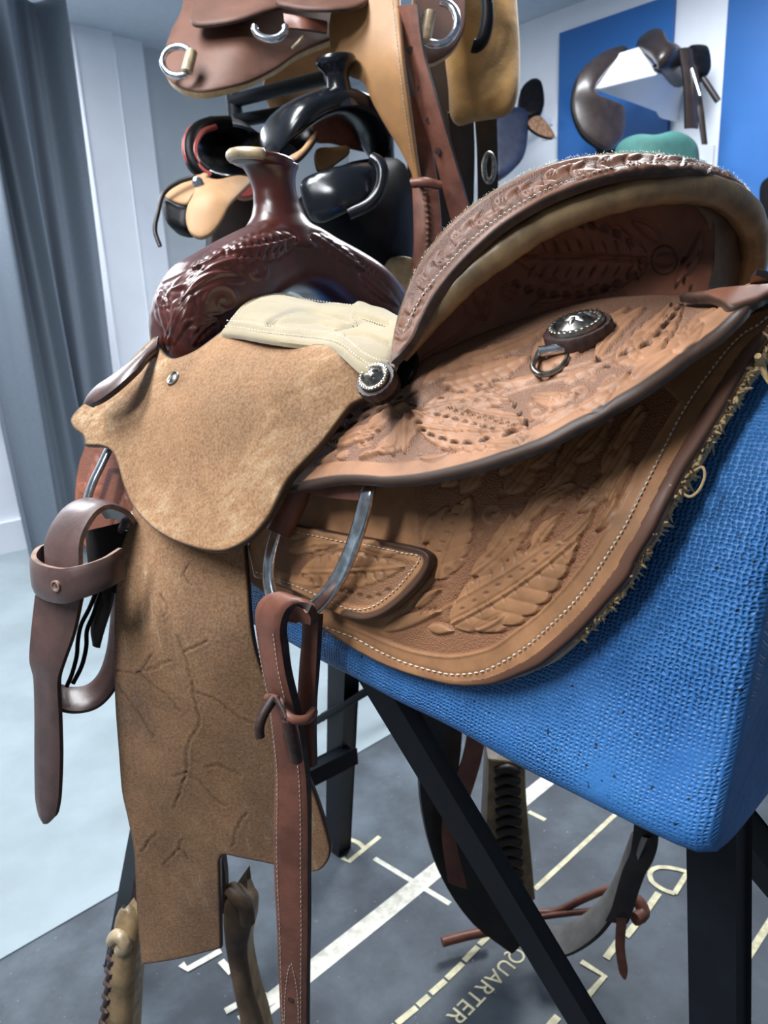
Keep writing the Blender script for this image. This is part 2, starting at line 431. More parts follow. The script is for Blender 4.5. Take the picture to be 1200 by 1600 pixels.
tooled('strip_leather', (.155, .07, .043), (.11, .054, .037), (.02, .010, .008), .5, 3., 1000, .05)
tooled('pocket_leather', (.37, .183, .086), (.27, .13, .066), (.06, .03, .02), .42, 4.)
tooled('redbrown_tooled', (.24, .085, .05), (.16, .06, .04), (.05, .02, .02), .45, 4.)
tooled('fork_leather', (.068, .015, .010), (.05, .012, .010), (.012, .005, .005), .26, .01, 1100, .35, spec=.45)
def euler_rows(e1):
    e1 = np.asarray(e1, float); e1 = e1 / np.linalg.norm(e1); e2 = np.cross(e1, LV); e2 /= np.linalg.norm(e2); e3 = np.cross(e1, e2)
    return tuple(Matrix([e1, e2, e3]).to_euler())
roughout('roughout_leather', (.285, .138, .056), (.47, .325, .19), (.15, .078, .036), euler_rows(-.75 * FV + .62 * ZV), .42, .50)
roughout('fender_roughout', (.335, .165, .075), (.50, .36, .22), (.17, .085, .05), euler_rows(ZV + .15 * FV), .50, .47)
plain('dark_edge', (.035, .021, .017), .42, 0., .4, var=.45, nscale=90, bmp=.4, bscale=300, coat=.2)
plain('tan_edge', (.24, .13, .075), .7, var=.5, nscale=90, bmp=.6, bscale=300)
plain('raw_back', (.26, .15, .08), .85, bmp=.5)
plain('suede', (.30, .24, .145), .92, var=.09, nscale=22, bmp=.3, bscale=500, sheen=.35, spec=.2)
plain('rawhide', (.235, .155, .075), .42, var=.4, nscale=34, bmp=.35, bscale=160, coat=.25)
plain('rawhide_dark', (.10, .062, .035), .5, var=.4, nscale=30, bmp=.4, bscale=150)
plain('rawhide_pale', (.36, .27, .16), .4, var=.35, nscale=60, bmp=.35, bscale=160, coat=.3)
plain('strap_leather', (.165, .062, .040), .48, 0., .3, var=.22, nscale=40, bmp=.35, bscale=260, coat=.15)
plain('strap_edge', (.035, .016, .013), .55, var=.5, nscale=120, bmp=.5)
plain('latigo_leather', (.085, .047, .042), .38, var=.22, nscale=35, bmp=.3, bscale=220, coat=.25)
plain('latigo_edge', (.24, .15, .115), .6, var=.4, nscale=80)
plain('black_leather', (.005, .005, .006), .45, var=.4, bmp=.3, coat=0., spec=.12)
plain('thread', (.62, .54, .44), .7, var=.3, nscale=300)
plain('thread_dark', (.02, .012, .01), .6)
plain('thread_suede', (.46, .38, .24), .8, var=.2)
plain('steel', (.62, .63, .65), .22, 1., var=.25, nscale=160, bmp=.15, bscale=120)
plain('old_silver', (.30, .28, .25), .32, 1., var=.45, nscale=200, bmp=.2)
plain('fleece', (.54, .37, .18), .95, var=.2, nscale=60, bmp=1., bscale=260, sheen=.4, spec=.1)
plain('black_paint', (.006, .008, .012), .5, 0., .25, var=.2, nscale=20, bmp=.12, bscale=350)
plain('black_strap', (.020, .014, .013), .5, var=.4, bmp=.3)
plain('felt_grey', (.20, .19, .18), .95, var=.2)
plain('white_paint', (.80, .83, .90), .55, var=.03, nscale=4)
plain('wall_blue', (.018, .12, .38), .5, var=.06, nscale=3)
plain('wall_grey', (.46, .50, .54), .8, var=.05, nscale=3)
plain('ceiling_paint', (.50, .56, .63), .9, var=.03)
plain('floor_concrete', (.255, .305, .33), .62, var=.12, nscale=3, bmp=.1)
plain('mark_cream', (.62, .57, .38), .8, var=.22, nscale=60)
plain('mark_white', (.62, .60, .52), .8, var=.22, nscale=60)
def blue_foam():
    m, nt, nd, lk, b = nodes('blue_burlap'); uv = N_(nt, 'ShaderNodeUVMap').outputs[0]
    co = objco(nt)
    def wave(vec, sx, sy, dirn):
        wv = N_(nt, 'ShaderNodeTexWave', wave_type='BANDS', bands_direction=dirn, wave_profile='SIN'); lk.new(vec, wv.inputs[0])
        wv.inputs['Scale'].default_value = sx; wv.inputs['Distortion'].default_value = sy; wv.inputs['Detail'].default_value = 2; wv.inputs['Detail Scale'].default_value = 1.6
        return wv.outputs[1]
    a = wave(uv, 98, 4.5, 'X'); c = wave(uv, 112, 4.5, 'Y')
    mul = N_(nt, 'ShaderNodeMath', operation='MULTIPLY'); lk.new(a, mul.inputs[0]); lk.new(c, mul.inputs[1])
    # the paint is thicker in places and hides the weave there
    mask = ramp(nt, noise(nt, 7, 3, .5, co), .36, .60)
    mk = N_(nt, 'ShaderNodeMath', operation='MULTIPLY'); lk.new(mul.outputs[0], mk.inputs[0]); lk.new(mask, mk.inputs[1])
    lump = noise(nt, 30, 5, .6, co)
    pits = ramp(nt, noise(nt, 210, 2, .5, co), .69, .74)
    base = mixc(nt, ramp(nt, noise(nt, 9, 6, .6, co), .3, .7), (.022, .128, .375), (.042, .185, .475))
    lk.new(mixc(nt, pits, base, (.006, .02, .05)), b.inputs['Base Color'])
    b.inputs['Roughness'].default_value = .46
    n1 = bump(nt, mk.outputs[0], .8, .0022); n2 = bump(nt, lump, .35, .006, n1); lk.new(n2, b.inputs['Normal'])
blue_foam()
def rubber():
    m, nt, nd, lk, b = nodes('rubber_mat'); co = objco(nt)
    c = mixc(nt, ramp(nt, noise(nt, 5, 8, .65, co), .32, .72), (.030, .038, .050), (.085, .105, .130))
    sp = ramp(nt, noise(nt, 110, 2, .5, co), .70, .78); c = mixc(nt, sp, c, (.16, .18, .19))
    lk.new(c, b.inputs['Base Color']); b.inputs['Roughness'].default_value = .6
    lk.new(bump(nt, noise(nt, 400, 4, .6, co), .4, .0008), b.inputs['Normal'])
rubber()
def curtain_mat():
    m, nt, nd, lk, b = nodes('curtain_cloth'); co = objco(nt)
    mp = N_(nt, 'ShaderNodeMapping'); lk.new(co, mp.inputs[0]); mp.inputs['Scale'].default_value = (60, 60, 500)
    c = mixc(nt, noise(nt, 1, 3, .6, mp.outputs[0]), (.10, .125, .16), (.19, .225, .275)); lk.new(c, b.inputs['Base Color']); b.inputs['Roughness'].default_value = .75
curtain_mat()
plain('emit_panel', (.9, .95, 1), .5)
_b = MAT['emit_panel'].node_tree.nodes['Principled BSDF']; _b.inputs['Emission Color'].default_value = (.93, .97, 1, 1); _b.inputs['Emission Strength'].default_value = 5.
# ================================================================== the room
WS = 3.62; WL = -2.94          # back wall at s = WS, right wall at l = WL
def quad_sl(name, corners, mat, kind='structure', **kw):
    return mesh(name, np.array(corners), [[0, 1, 2, 3]], mat, smooth=False, kind=kind, **kw)
boxmesh('floor', S(.9, .2, -.05), [FV, LV, ZV], (3.2, 4.2, .05), 'floor_concrete', bev=0, kind='structure')
boxmesh('ceiling', S(.9, .2, CEIL + .05), [FV, LV, ZV], (3.2, 4.2, .05), 'ceiling_paint', bev=0, kind='structure')
boxmesh('wall_back', S(WS + .05, .2, CEIL / 2), [FV, LV, ZV], (.05, 4.2, CEIL / 2), 'wall_grey', bev=0, kind='structure')
boxmesh('wall_right', S(.9, WL - .05, CEIL / 2), [FV, LV, ZV], (3.2, .05, CEIL / 2), 'white_paint', bev=0, kind='structure')
for (x, y, sx, sy, p) in LAMPS:
    c, s_ = math.cos(YAW), math.sin(YAW)
    t = boxmesh('ceiling_light', (x, y, CEIL - .006), [(c, s_, 0), (-s_, c, 0), (0, 0, 1)], (sx / 2, sy / 2, .006), 'emit_panel', bev=0, kind='structure')
# blue panels set proud on the white right wall: (u range seen, z range)
def s_at(u, v=200): return float(toSLZ(PL(u, v, l=WL + .02))[0])
def z_at(u, v): return float(toSLZ(PL(u, v, l=WL + .02))[2])
wr = bpy.data.objects['wall_right']
for u0, u1, zt in ((873, 1043, None), (1126, 1330, None), (1400, 1900, None)):
    sa, sb = s_at(u0), s_at(u1); zt = z_at(880, 51)
    boxmesh('panel', S((sa + sb) / 2, WL + .012, zt / 2 + .1), [FV, LV, ZV], (abs(sa - sb) / 2, .012, zt / 2 - .1), 'wall_blue', wr, bev=.002)
# crown strip along the top of the right wall
sa = s_at(600)
# ---- white door casing and cream low wall on the back wall
def bl(u, v=400, s=WS): return float(toSLZ(PL(u, v, s=s))[1])
wb = bpy.data.objects['wall_back']
def casing(name, u0, u1, dep, mat, v=250):
    l0, l1 = bl(u0, v), bl(u1, v)
    boxmesh(name, S(WS - dep / 2, (l0 + l1) / 2, CEIL / 2), [FV, LV, ZV], (dep / 2, abs(l0 - l1) / 2, CEIL / 2), mat, bev=.004, kind='structure')
casing('trim_1', 128, 186, .10, 'white_paint'); casing('trim_2', 186, 234, .06, 'white_paint')
# pale wainscot wall seen left of the curtain
l0, l1 = bl(-400, 700), bl(60, 700)
boxmesh('trim_3', S(WS - .015, (l0 + l1) / 2, .36), [FV, LV, ZV], ((.015), abs(l0 - l1) / 2, .36), 'white_paint', bev=.003, kind='structure')
boxmesh('trim_4', S(WS - .03, (l0 + l1) / 2, .735), [FV, LV, ZV], ((.03), abs(l0 - l1) / 2, .018), 'white_paint', bev=.003, kind='structure')
boxmesh('baseboard_back', S(WS - .03, (l0 + l1) / 2, .075), [FV, LV, ZV], ((.03), abs(l0 - l1) / 2, .075), 'white_paint', bev=.004, kind='structure')
boxmesh('wall_left', S(WS - .005, (l0 + l1) / 2, 1.58), [FV, LV, ZV], ((.005), abs(l0 - l1) / 2, .83), 'white_paint', bev=0, kind='structure')
# ---- curtain
def curtain():
    s0 = WS - .42; n, m = 160, 24
    la, lb = bl(-60, 300, s0), bl(126, 300, s0)
    t = np.linspace(0, 1, n)[:, None]; z = np.linspace(0, 1, m)[None, :]
    zz = .015 + z * (CEIL - .06)
    lab = la + (lb - la) * t; squeeze = 1 - .10 * (1 - z)
    lc = (la + lb) / 2; l = lc + (lab - lc) * squeeze + .02 * np.sin(z * 3 + t * 9)
    ph = t * 2 * math.pi * 2.6 + .8
    s = s0 + .075 * np.sin(ph + .6 * np.sin(z * 2.4)) + .02 * np.sin(2 * ph + 1.2 + z) + .012 * np.sin(ph * 3.3 + z * 4)
    G = ORG + s[..., None] * FV + l[..., None] * LV + (zz + 0 * t)[..., None] * ZV
    du = np.gradient(G, axis=0); dv = np.gradient(G, axis=1); N = np.cross(du, dv); N /= np.linalg.norm(N, axis=-1)[..., None]
    o = gridsolid('curtain', G, N, .004, 'curtain_cloth', None)
    o['label'] = 'long grey cloth curtain hanging in folds at the left'; o['category'] = 'curtain'
curtain()
# ---- rubber mat with painted lines
MZ = .010
mat_ = boxmesh('rubber_mat', S(-.6, -.3, MZ / 2), [FV, LV, ZV], (1.585, 2.2, MZ / 2), 'rubber_mat', bev=.003,
               label='dark rubber floor mat with cream painted lines and lettering', cat_='mat')
def stroke(pts, wd, mat='mark_cream', smooth=False):
    """painted stroke: pixel polyline laid on the mat, width in metres"""
    A = cat([list(p) for p in pts], 6.) if smooth else np.array(pts, float)
    stroke.k = getattr(stroke, 'k', 0) + 1
    P = PL(A[:, 0], A[:, 1], z=MZ + .0005 + .00008 * stroke.k); n = len(P); T = np.gradient(P, axis=0); T /= np.linalg.norm(T, axis=1)[:, None]
    X = np.cross(ZV, T) * wd / 2; V = np.concatenate([P + X, P - X]); F = [[i, i + 1, n + i + 1, n + i] for i in range(n - 1)]
    return mesh('painted_mark', V, F, mat, mat_, smooth=False)
stroke([(380, 1600), (600, 1426), (862, 1214)], .036, 'mark_white')
stroke([(585, 1341), (703, 1412)], .011, 'mark_white')
stroke([(535, 1340), (545, 1346), (593, 1307)], .010); stroke([(530, 1314), (548, 1312), (562, 1318), (570, 1326)], .010, smooth=True)
stroke([(862, 1214), (905, 1232), (1010, 1287)], .010, 'mark_white')
stroke([(826, 1268), (852, 1281)], .010)
stroke([(836, 1389), (964, 1270)], .010)
stroke([(1162, 1505), (1215, 1422)], .012)
for a, b in (((620, 1599), (651, 1574)), ((653, 1571), (670, 1556)), ((673, 1552), (696, 1532)), ((698, 1529), (723, 1505)), ((725, 1501), (747, 1479)), ((749, 1476), (770, 1456)), ((590, 1624), (617, 1602))):
    stroke([a, b], .0105)
stroke([(1029, 1395), (1006, 1428)], .012); stroke([(1003, 1432), (978, 1463)], .012); stroke([(968, 1468), (947, 1497)], .012)
stroke([(908, 1502), (945, 1525), (918, 1556)], .010)
stroke([(872, 1588), (858, 1604)], .012)
stroke([(1054, 1396), (1035, 1389), (1018, 1376), (1016, 1362), (1028, 1355), (1050, 1356), (1075, 1362)], .0095, smooth=True); stroke([(1054, 1396), (1075, 1362)], .0095)
stroke([(283, 1506), (293, 1514), (345, 1485)], .012, 'mark_white'); stroke([(345, 1501), (362, 1520)], .012, 'mark_white')
stroke([(352, 1580), (408, 1548), (425, 1570)], .012, 'mark_white')
def lettering(txt, u, v, size):
    cu = bpy.data.curves.new('lettering', 'FONT'); cu.body = txt; cu.size = size; cu.extrude = .0004; cu.space_character = 1.05
    tmp = bpy.data.objects.new('lettering_tmp', cu); COL.objects.link(tmp)
    dg = bpy.context.evaluated_depsgraph_get(); me = bpy.data.meshes.new_from_object(tmp.evaluated_get(dg)); bpy.data.objects.remove(tmp)
    p = PL(float(u), float(v), z=MZ + .0006); M = np.stack([LV, -FV, ZV], 1)
    V = np.array([x.co for x in me.vertices]); V = V @ M.T + p
    F = [list(f.vertices) for f in me.polygons]; return mesh('painted_lettering', V, F, 'mark_cream', mat_, smooth=False)
lettering('QUARTER', 806, 1478, .039)
# ================================================================== saddle stand
stand = empty('saddle_stand', S(.2, 0, 0), 'black steel saddle stand with a blue painted foam block under the saddle', 'saddle stand')
def block():
    prof = [(0, 1.040), (.03, 1.037), (.055, 1.024), (.085, .995), (.112, .95), (.136, .89), (.155, .83), (.165, .798), (.167, .786), (.163, .775), (.152, .769), (.08, .766), (0, .765)]
    A = cat([list(p) for p in prof], .01)
    A = resample(A, 70); full = np.concatenate([A, A[-2:0:-1] * (-1, 1)]); m = len(full)
    ss = np.concatenate([[-.1345, -.134, -.131, -.124, -.112], np.linspace(-.095, .50, 60), [.52, .53, .535]])
    sc = np.concatenate([[.80, .90, .955, .988, .998], np.ones(60), [.985, .95, .9]]); c = np.array([0, .90]); R = []
    for s, k in zip(ss, sc):
        q = c + (full - c) * (1 - (1 - k) * .55)
        lump = .0016 * np.sin(s * 31 + q[:, 1] * 40) + .0014 * np.sin(s * 57 - q[:, 0] * 50)
        droop = .035 * max(0, (s + .06))
        R.append(ORG + s * FV + (q[:, :1] * (1 + lump[:, None] * 4)) * LV + (q[:, 1:] + lump[:, None] + droop * np.clip((.86 - q[:, 1:]) / .07, 0, 1)) * ZV)
    R = np.array(R); V, F = loft(R)
    o = mesh('foam_block', V, F, 'blue_burlap', stand)
    me = o.data; uvl = me.uv_layers.new(name='UVMap'); per = np.concatenate([[0], np.cumsum(np.linalg.norm(np.diff(full, axis=0), axis=1))])
    n = len(R); co = np.zeros((n * m, 2))
    for i in range(n): co[i * m:(i + 1) * m, 0] = ss[i] * 1.0; co[i * m:(i + 1) * m, 1] = per
    li = np.zeros(len(me.loops), np.int32); me.loops.foreach_get('vertex_index', li); uvl.data.foreach_set('uv', co[li].ravel().astype(np.float32))
block()
T_ = .034
def leg(a, b, w_=T_, h_=T_, nm='leg', up=FV): bar(nm, S(*a), S(*b), w_, h_, 'black_paint', stand, up=up, bev=.003)
leg((-.110, .097, .775), (-.170, .097, MZ), .0255, .0255)
LA = PX(1118., 1250., .60); LB = PX(1216., 1368., .63); LB = LA + (LB - LA) * (LA[2] - MZ) / (LA[2] - LB[2]); bar('leg', LA, LB, .026, .026, 'black_paint', stand, up=FV, bev=.003)
leg((.50, .12, .765), (.815, .185, MZ)); leg((.50, -.12, .765), (.765, -.265, MZ))
leg((.645, .155, .33), (.62, -.20, .33), .026, .026, 'crossbar', ZV)
BR0, BR1 = PX(546., 985., .63), PX(917., 1600., .70); BR2 = BR1 + (BR1 - BR0) * .62
bar('brace', BR0, BR2, .029, .016, 'black_paint', stand, up=LV)
a = PX(440., 1175., 1.35); b = PX(640., 1020., 1.0)
bar('brace', PX(470., 1140., 1.33), PX(650., 1035., 1.12), .038, .012, 'black_paint', stand, up=ZV)
# bolt on the far leg
bo = PX(503., 1121., 1.30); bd = CAM - bo; bd /= np.linalg.norm(bd)
tube('bolt', [bo, bo + bd * .012, bo + bd * .016], [.008, .008, .004], 'steel', stand, seg=6)
# ================================================================== the saddle
sad = empty('western_saddle', S(.2, 0, 1.0), 'tooled tan western saddle with dark red horn, on the blue stand', 'saddle')
# ---- skirt
SK = Surf([(395, 910, .67), (500, 980, .61), (640, 1054, .545), (760, 1070, .49), (867, 1020, .45), (980, 905, .42), (1045, 780, .41), (1120, 652, .415), (1200, 525, .43), (700, 850, .52), (850, 800, .462), (500, 850, .605), (1000, 640, .455), (620, 720, .56), (1250, 450, .45)])
skirt_out = [(497, 980, 1), (530, 1002), (580, 1031), (630, 1052), (680, 1066), (705, 1071), (730, 1073), (767, 1070), (805, 1057), (842, 1040), (867, 1021), (892, 1000), (917, 975), (942, 947), (980, 903), (995, 872), (1020, 830), (1045, 780), (1070, 732), (1097, 690), (1120, 652), (1140, 617), (1162, 580), (1187, 542), (1205, 517), (1230, 480, 1), (1150, 480), (1000, 560), (800, 655), (600, 695), (440, 715, 1), (385, 800), (380, 905, 1), (440, 947)]
skirt_st = [(500, 977), (555, 997), (592, 1017), (630, 1034), (680, 1049), (712, 1054), (750, 1050), (775, 1040), (800, 1026), (830, 1005), (860, 978), (892, 947), (920, 912), (950, 866), (975, 826), (1000, 777), (1030, 717), (1055, 667), (1075, 632), (1095, 602), (1117, 572), (1140, 543), (1162, 522), (1187, 507), (1210, 485)]
skirt_in = [(520, 968), (560, 985), (600, 1003), (650, 1020), (700, 1027), (740, 1022), (775, 1010), (805, 988), (842, 960), (875, 927), (905, 892), (930, 857), (962, 802), (995, 735), (1017, 700), (1040, 662), (1065, 625)]
def skirt_disp(u, v, ed):
    T = Tool(u, v, 0.); q = T.q
    inner = np.array([list(p) for p in cat([list(p) for p in skirt_in], 8.)] + [[1000, 560], [760, 640], [648, 700], [650, 860], [675, 900], [600, 990]])
    din = distpath(q, inner, True); ins = inside(inner, q)
    T.bg = np.where(ins, sm(0, 8, din), 0.); T.h = np.where(ins, -1.1 * sm(0, 6, din), 0.)
    T.line([(648, 700), (650, 760), (655, 810), (668, 860), (676, 880)], 1.8, -.7)
    T.bg *= 1.
    # big leaf sprays
    T.leaf((705, 975), (905, 838), 52, 8, 10, 1.7, .9)
    T.leaf((682, 905), (735, 775), 34, 6, -4, 1.2, .8)
    T.leaf((668, 980), (708, 986), 9, 0, 0, 1.2, vein=False); T.leaf((600, 985), (690, 955), 11, 0, -3, 1.0, vein=False)
    T.leaf((735, 900), (835, 775), 20, 4, 14, 1.1, .6); T.leaf((820, 815), (900, 755), 16, 3, -14, 1.1, .5)
    T.leaf((900, 800), (985, 690), 18, 5, 10, 1.1, .5); T.leaf((940, 740), (1010, 640), 14, 4, -6, .9)
    T.leaf((790, 770), (840, 690), 20, 4, 6, .9, .4); T.leaf((870, 740), (960, 650), 20, 5, -8, .9, .5); T.leaf((720, 770), (760, 690), 16, 3, 5, .8)
    for k, (x, y, r, a) in enumerate(((862, 780, 24, 200), (800, 830, 16, 40), (770, 800, 20, 130), (930, 770, 12, 60))): T.scroll(x, y, r, 1.1, a, 2.2, .8, .8, -30)
    T.line([(676, 960), (730, 930), (800, 890), (865, 845), (915, 815)], 2.4, .9)
    for (a_, b_, w_, n_, be) in (((690, 760), (720, 715), 14, 3, 4), ((660, 850), (700, 790), 12, 3, -5), ((760, 870), (800, 800), 15, 4, 6), ((830, 860), (880, 800), 12, 3, -5), ((880, 845), (930, 790), 10, 0, 5), ((780, 740), (830, 700), 12, 3, -4), ((850, 770), (905, 700), 13, 4, 5), ((900, 720), (950, 660), 11, 3, 5), ((960, 700), (1005, 630), 9, 3, -4), ((830, 730), (880, 680), 11, 3, 4), ((930, 830), (965, 770), 9, 0, 4), ((950, 790), (990, 720), 8, 3, -3), ((745, 985), (790, 960), 8, 0, 4), ((650, 950), (690, 920), 8, 0, -4)): T.leaf(a_, b_, w_, n_, be, 1.1, .5)
    for i in range(9):
        t = i / 8; x = 716 + t * 150; y = 948 - t * 98; T.stamp(x - 4, y - 10 - 5 * math.sin(t * 3), 16 + 6 * math.sin(t * 3), 3.2, 78, .9, .35); T.stamp(x + 16, y + 18 + 6 * math.sin(t * 3), 15, 3, 60, .8, .3)
        T.stamp(x + 8, y + 3, 9, 4.5, -25, 1.0, .55)
    for (x, y) in ((700, 893), (715, 883), (732, 858), (750, 832), (765, 800), (782, 772), (820, 838), (852, 803), (875, 800), (905, 770), (935, 740), (960, 705)): T.stamp(x, y, 16, 12, -40, .9, .32)
    for i in range(3): T.stamp(659 + i * 9, 958 - i * 2, 11, 3.5, 110, .9, .6); T.stamp(903 + i * 5, 776 - i * 8, 9, 3.5, 30, .9, .6)
    for i in range(6): T.stamp(686 + i * 7, 862 - i * 15, 12, 3.2, 10, .8, .4)
    T.line(skirt_in, 2.2, .7)
    for (a, b) in (((820, 770), (845, 742)), ((830, 790), (870, 760)), ((845, 805), (880, 775))): T.line([a, ((a[0] + b[0]) / 2 - 6, (a[1] + b[1]) / 2 - 8), b], 2, -.6)
    st = distpath(q, cat([list(p) for p in skirt_st], 6.)); h = T.h - .6 * np.exp(-(st / 2.5) ** 2)
    # dark dyed binding outside the stitch line towards the rear
    dye = sm(1.5, 5, st) * (ed < st) * sm(40, 34, ed) * sm(640, 800, u) * .93 * (v > 440)
    h = h + 1.2 * dye * np.sin(np.clip(ed / 30, 0, 1) * math.pi)
    h = h * 1.1e-3
    return h, {'bg': np.clip(T.bg, 0, 1), 'dk': np.maximum(T.dk * .9, dye)}
skirt_ = sheet('skirt', skirt_out, SK, ['skirt_leather', 'tan_edge', 'raw_back'], sad, res=2.0, thick=.008, disp=skirt_disp, rnd=.002)
stitch('skirt_stitching', skirt_st, SK, 'thread', skirt_, 9.5, .66, .0006, .0007)
# ---- fleece lining peeping out below the skirt edge
def fleece():
    path = [(900, 1000), (960, 936), (1004, 868), (1050, 785), (1085, 725), (1125, 660), (1160, 602), (1200, 545), (1225, 505)]
    A = cat([list(p) for p in path], 1.2); n = len(A); V = []; F = []
    for rep in range(3):
        for i in range(n):
            t = i / n; u = A[i, 0] + rng.normal(0, 1.8) - 2; v = A[i, 1] + rng.normal(0, 1.8) - 1
            L = (1.5 + 5.5 * t * t) * rng.uniform(.4, 1.2)
            p = PX(u, v, float(SK.d(u, v)) + .007); dirn = PX(u + .78 * L + rng.normal(0, 3), v + .62 * L + rng.normal(0, 3), float(SK.d(u, v)) + .010 + rng.normal(0, .003)) - p
            x = np.cross(dirn, rng.normal(size=3)); x /= np.linalg.norm(x); y = np.cross(dirn, x); y /= np.linalg.norm(y); r = rng.uniform(.0010, .0020); b = len(V)
            curl = x * rng.normal(0, .002)
            for (k, rr) in ((0, 1.), (.55, .9), (1, .25)):
                c = p + dirn * k + curl * k * k * 1.5
                for a in range(4): V.append(c + (x * math.cos(a * 1.57) + y * math.sin(a * 1.57)) * r * rr)
            for k in range(2):
                for a in range(4): q = (a + 1) % 4; F.append([b + k * 4 + a, b + k * 4 + q, b + k * 4 + 4 + q, b + k * 4 + 4 + a])
            F.append([b + 8, b + 9, b + 10, b + 11])
    mesh('fleece_edge', V, F, 'fleece', skirt_, kind='stuff')
    FS = Surf([(x[0], x[1], float(SK.d(x[0], x[1])) + .013) for x in skirt_out[:27:2]] + [(700, 850, .54), (500, 850, .625), (900, 700, .475)])
    sheet('fleece_lining', [(760, 1052), (842, 1040), (900, 995), (960, 931), (1004, 862), (1050, 779), (1090, 716), (1130, 650), (1165, 594), (1205, 540), (1230, 500, 1), (1000, 600), (760, 700, 1)], FS, ['fleece', 'fleece'], skirt_, res=14, thick=.010, rnd=.004)
    tpx('loose_wool', [(1066, 770, .417), (1078, 776, .412), (1092, 766, .409), (1101, 745, .408), (1098, 730, .41), (1086, 735, .414)], .0008, 'fleece', skirt_, seg=6, step=3)
    for (u, v) in ((1184, 556),):
        P0 = PX(float(u), float(v), float(SK.d(u, v)) - .002); tube('wool_tuft', [P0, P0 + ray(u, v) * .002 + ZV * -.006 + LV * -.006, P0 + ZV * -.016 + LV * -.004 - FV * .006], [.002, .0026, .0008], 'fleece', skirt_, seg=7)
fleece()
# ---- rear jockey
RJ = Surf([(450, 766, .575), (600, 754, .49), (750, 727, .437), (900, 665, .405), (1050, 575, .395), (1172, 475, .42), (640, 578, .535), (760, 522, .54), (850, 492, .53), (1000, 462, .515), (1100, 458, .495), (1200, 445, .46), (550, 640, .56), (700, 640, .495), (850, 570, .475)])
rj_out = [(447, 766, 1), (475, 761), (500, 756), (525, 752), (550, 751), (575, 752), (600, 754), (650, 750), (700, 740), (750, 727), (800, 710), (850, 692), (900, 665), (925, 653), (962, 631), (1000, 609), (1025, 592), (1050, 574), (1075, 554), (1100, 537), (1125, 519), (1150, 496), (1172, 475), (1200, 455), (1240, 425, 1), (1240, 415, 1), (1160, 440), (1090, 452), (1000, 455), (930, 462), (850, 482), (760, 512), (700, 538), (640, 566), (600, 590, 1), (550, 628), (500, 690), (450, 745, 1)]
def rj_disp(u, v, ed):
    T = Tool(u, v, 0.); q = T.q
    lower = cat([list(p[:2]) for p in rj_out[:25]], 6.); dl = distpath(q, lower)
    inn = sm(30, 33, dl); T.bg = inn * .95; T.h = -1.0 * inn
    # left palmette under the seat jockey edge
    T.leaf((512, 692), (600, 655), 13, 3, 4, 1.1, .5); T.leaf((585, 705), (660, 640), 16, 0, 10, 1.1); T.leaf((612, 712), (640, 640), 11, 0, -4, 1.1)
    T.leaf((630, 708), (632, 640), 9, 0, 3, 1.0); T.leaf((690, 700), (640, 640), 15, 0, 14, 1.1); T.leaf((560, 690), (640, 625), 12, 4, -6, 1.0, .5)
    T.leaf((525, 715), (545, 702), 7, 0, 2, 1.0, vein=False); T.scroll(566, 692, 11, 1.2, 20, 1.8, .9, .7, -20); T.scroll(612, 705, 8, 1.1, 200, 1.6, .9, 1, 0)
    # big centre leaf
    T.leaf((652, 665), (826, 668), 33, 9, 8, 1.5, .5); T.leaf((660, 640), (800, 625), 20, 7, -6, 1.1, .7)
    T.leaf((730, 640), (835, 655), 14, 4, 4, 1.0, .6)
    # scrolls to the right of it
    T.leaf((700, 690), (760, 690), 9, 0, -7, 1.0, vein=False); T.scroll(840, 642, 26, 1.15, 250, 3.0, 1.1, .62, -20); T.leaf((830, 620), (905, 615), 14, 0, 6, 1.1); T.scroll(905, 612, 20, 1.2, 180, 2.4, 1.0, .55, -25)
    T.leaf((905, 640), (965, 590), 13, 3, 6, 1.1); T.scroll(955, 592, 17, 1.1, 150, 2.2, .9, .5, -35)
    # upper leaf with slit edge
    T.leaf((962, 568), (1068, 470), 26, 8, 8, 1.4, .5); T.leaf((830, 575), (960, 490), 30, 7, -8, 1.2, .6); T.leaf((690, 600), (830, 555), 22, 7, 5, 1.1, .6); T.leaf((700, 570), (830, 520), 12, 5, 4, .9, .6)
    T.leaf((1040, 545), (1100, 492), 15, 0, 9, 1.1); T.scroll(1070, 512, 20, 1.1, 120, 2.2, 1.0, .5, -45); T.leaf((985, 590), (1060, 540), 11, 0, -5, 1.1)
    T.leaf((930, 560), (1010, 478), 14, 4, -10, 1.0, .5)
    # long ridges running up to the rear
    for k in range(3): T.line([(690, 655 - k * 9 + 6), (800, 610 - k * 8), (900, 585 - k * 8), (980, 560 - k * 10), (1040, 520 - k * 12)], 1.9, .9)
    for (a_, b_, w_, n_, be) in (((660, 600), (760, 545), 12, 5, -5), ((740, 560), (860, 510), 11, 5, 5), ((770, 600), (850, 585), 9, 3, 4), ((850, 545), (935, 480), 14, 5, 6), ((920, 530), (985, 478), 9, 0, -4), ((985, 530), (1050, 470), 10, 4, 6), ((880, 600), (940, 575), 9, 3, -5), ((930, 610), (985, 578), 8, 0, 5), ((760, 690), (830, 680), 8, 0, 6), ((850, 662), (905, 632), 8, 3, -4), ((1075, 520), (1120, 480), 9, 0, -5), ((1095, 500), (1140, 470), 7, 0, 4), ((655, 715), (705, 705), 7, 0, 5), ((495, 722), (530, 700), 6, 0, 3), ((560, 715), (600, 705), 6, 0, -3), ((690, 585), (750, 572), 8, 3, 3), ((1000, 560), (1045, 525), 7, 0, 4)): T.leaf(a_, b_, w_, n_, be, .95, .5)
    for (x, y, r_) in ((870, 625, 11), (925, 590, 10), (985, 552, 10), (812, 690, 8), (575, 712, 7), (720, 700, 7)): T.scroll(x, y, r_, 1.15, 200, 1.7, .8, .6, -30)
